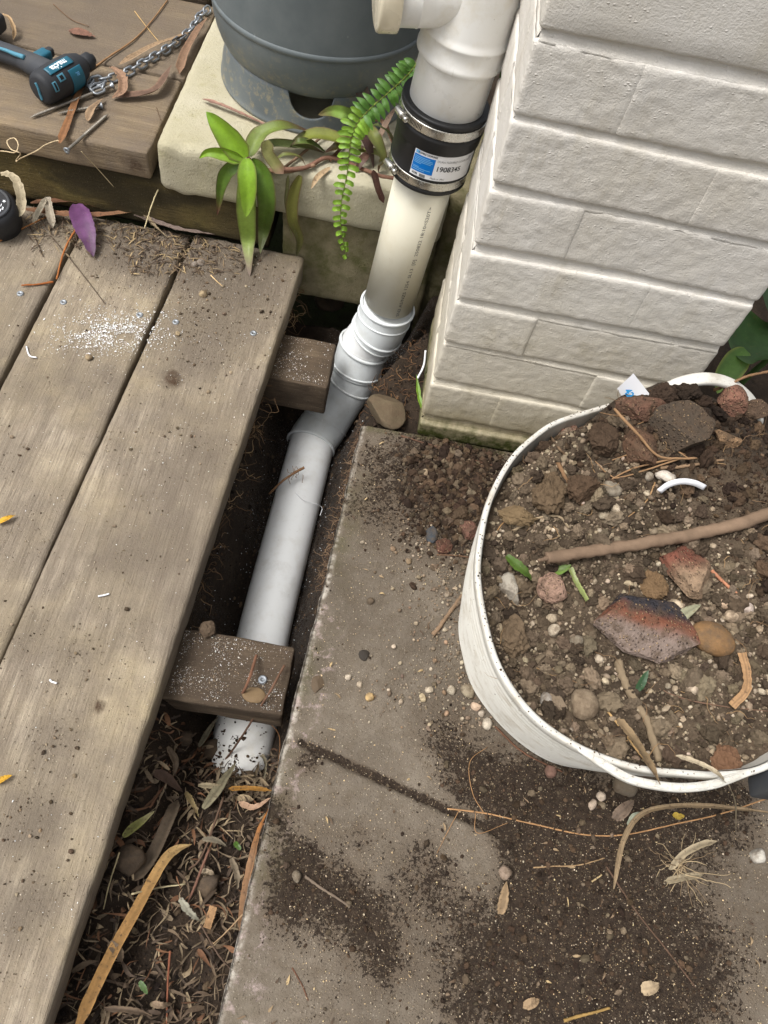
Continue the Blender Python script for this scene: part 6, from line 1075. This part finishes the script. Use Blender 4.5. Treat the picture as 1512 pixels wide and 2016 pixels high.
pleaf(p2, Q_((528, 276, .335), (528, 300, .33), (545, 325, .325), (558, 342, .32)), 22, S(130, 130, 78), 'straw', tip=S(140, 110, 90), up=back)
pleaf(p2, Q_((592, 345, .335), (578, 385, .33), (576, 430, .325), (590, 470, .33), (584, 505, .335)), 30, S(104, 104, 48), 'leaf', tip=S(70, 70, 40), edge_=S(78, 40, 48), up=back); pleaf(p2, Q_((568, 345, .335), (564, 400, .33), (575, 470, .328)), 7, S(112, 112, 70), 'straw', up=back)
pleaf(p2, [P(718, 222, .23), P(716, 190, .255), P(702, 150, .275), P(678, 120, .275)], 30, S(96, 84, 74), 'leaf', fold=.5, tip=S(84, 62, 62), up=back); pleaf(p2, [P(708, 228, .23), P(680, 222, .245), P(655, 218, .24), P(626, 226, .22)], 28, S(136, 168, 76), 'leaf', tip=S(136, 120, 84), up=back)
pleaf(p2, [P(715, 240, .235), P(735, 270, .235), P(752, 310, .21), P(745, 340, .18)], 34, S(116, 122, 62), 'leaf', tip=S(96, 62, 58)); pleaf(p2, [P(716, 245, .23), P(722, 280, .22), P(735, 330, .18)], 22, S(92, 68, 64), 'straw'); pleaf(p2, Q_((735, 335, .325), (745, 370, .325), (755, 400, .33)), 12, S(96, 66, 58), 'straw', up=back)
pleaf(p2, [P(700, 300, .19), P(735, 300, .20), P(775, 325, .19)], 24, S(120, 124, 66), 'leaf')
stems(p2, [P(540, 335, .185), P(600, 330, .187), P(650, 310, .188), P(720, 335, .184)]+Q_((748, 346, .33), (785, 352, .33)), .0038, S(124, 92, 76)); stems(p2, [P(650, 315, .186), P(690, 270, .19), P(712, 235, .22)], .003, S(112, 84, 66)); stems(p2, [P(560, 330, .185), P(610, 290, .187), P(640, 265, .19), P(700, 235, .2)], .0025, S(128, 104, 84))
for px, w_, c, tp2 in (([(640, 300, .19), (610, 282, .21), (585, 280, .215), (566, 292, .19)], 20, S(96, 112, 56), PU), ([(690, 262, .2), (668, 285, .21), (640, 300, .195)], 22, S(108, 100, 62), S(104, 74, 62)), ([(722, 250, .22), (742, 248, .235), (764, 262, .22), (776, 290, .19)], 20, S(92, 104, 58), S(92, 64, 60)), ([(728, 300, .2), (712, 318, .195), (700, 340, .18)], 18, S(104, 78, 66), S(80, 56, 52)), ([(540, 320, .19), (560, 306, .205), (588, 310, .2), (604, 330, .184)], 18, S(116, 122, 66), S(120, 90, 74))): pleaf(p2, [P(*q) for q in px], w_, c, 'leaf', .45, .5, tip=tp2)
for px, c, w_ in (([(735, 238, .20), (755, 245, .21), (772, 285, .19)], (150, 116, 92), 22), ([(745, 275, .2), (765, 235, .22), (785, 205, .22)], (148, 124, 106), 16), ([(650, 330, .185), (625, 350, .18), (612, 372, .17)], (168, 144, 112), 14)): 
    V, F = blade([P(*q) for q in px], w_*.0009, 20, 7, .4, .5, 'leaf'); mk('dry_leaf', V, F, M['dryleaf'], p2, True, np.array(S(*c)))
fern = thing('fern_frond', 'fern frond hanging from the rubber coupling over the concrete block', 'fern', PY(683, 512, .33))
rp_ = spline([PY(825, 120, .33), PY(800, 150, .325), PY(765, 182, .322), PY(728, 215, .318), PY(702, 245, .314), PY(690, 285, .31), PY(684, 340, .308), PY(672, 400, .31), PY(672, 455, .315), PY(684, 512, .322)], 200)
V, F = tube(rp_[::4], np.linspace(.0015, .0007, 50), 6); mk('rachis', V, F, M['leaf'], fern, True, np.array(S(136, 150, 66)))
T_f, N_f, B_f = frames(rp_)
for i in range(66):
    k = int(4+i*2.95+random.uniform(-1, 1)); t = k/200; side = 1 if i % 2 else -1; L_ = random.uniform(.8, 1.15)*.0195*(.55+.6*math.sin(math.pi*min(1, .25+t*.85)))*(1 if t < .9 else .7); vw = CAM-rp_[k]; vw /= np.linalg.norm(vw); s_ = np.cross(T_f[k], vw); s_ /= np.linalg.norm(s_)
    d0 = (s_*side+T_f[k]*.14+vw*random.uniform(-.1, .35)); p0 = rp_[k]; q = [p0, p0+d0*L_*.5+vw*.001, p0+d0*L_-vw*.003+T_f[k]*.002]; dark_ = t < .38
    V, F = blade(q, .0120 if dark_ else .0078, 10, 5, .3, random.uniform(-.5, .5), 'leaf' if dark_ else 'straw', up=vw); V = V+.0006*np.stack([fbm(V, 260, 2, j, .6) for j in range(3)], -1); mk('leaflet', V, F, M['leaf'], fern, True, np.array(S(84, 124, 50) if dark_ else S(128, 166, 54))*random.uniform(.8, 1.15))
pg = thing('creeper', 'serrated green leaf squeezed between the upper pipe and the pier', 'plant', PY(978, 210, .30))
pleaf(pg, Q_((1008, 40, .33), (1000, 75, .315), (988, 110, .305), (972, 128, .30)), 34, S(92, 124, 54), 'leaf', up=back, tip=S(110, 132, 70), edge_=S(70, 100, 44)); pleaf(pg, Q_((1000, 70, .32), (992, 130, .305), (986, 170, .30), (978, 214, .295)), 14, S(84, 112, 50), 'leaf', up=back, edge_=S(70, 96, 44)); pleaf(pg, Q_((1006, -10, .34), (998, 30, .33), (990, 55, .32)), 24, S(52, 78, 40), 'leaf', up=back, edge_=S(40, 60, 34))
stems(pg, Q_((975, 215, .32), (960, 280, .33), (940, 360, .34), (900, 520, .35)), .002, S(96, 78, 60))
bp_ = thing('broad_leaved_plant', 'large glossy dark green leaf behind the right side of the pier', 'plant', (.55, .16, -.01))
pleaf(bp_, [PY(1585, 700, .10), PY(1530, 690, .13), PY(1470, 665, .16), PY(1440, 590, .20)], 190, S(66, 96, 50), 'leaf', .12, edge_=S(84, 112, 60)); pleaf(bp_, [PY(1470, 690, .12), PY(1448, 715, .10), PY(1425, 745, .08), PY(1412, 775, .06)], 62, S(96, 132, 58), 'leaf', .1, edge_=S(150, 150, 70), tip=S(112, 136, 60), up=(0, -.6, .8)); pleaf(bp_, [PY(1560, 640, .20), PY(1530, 600, .22), PY(1500, 560, .24)], 120, S(56, 84, 42), 'leaf', .15, edge_=S(60, 90, 50))
stems(bp_, [np.array([.55, .16, -.03]), np.array([.54, .17, .05]), PY(1530, 690, .14)], .006, S(70, 96, 50))
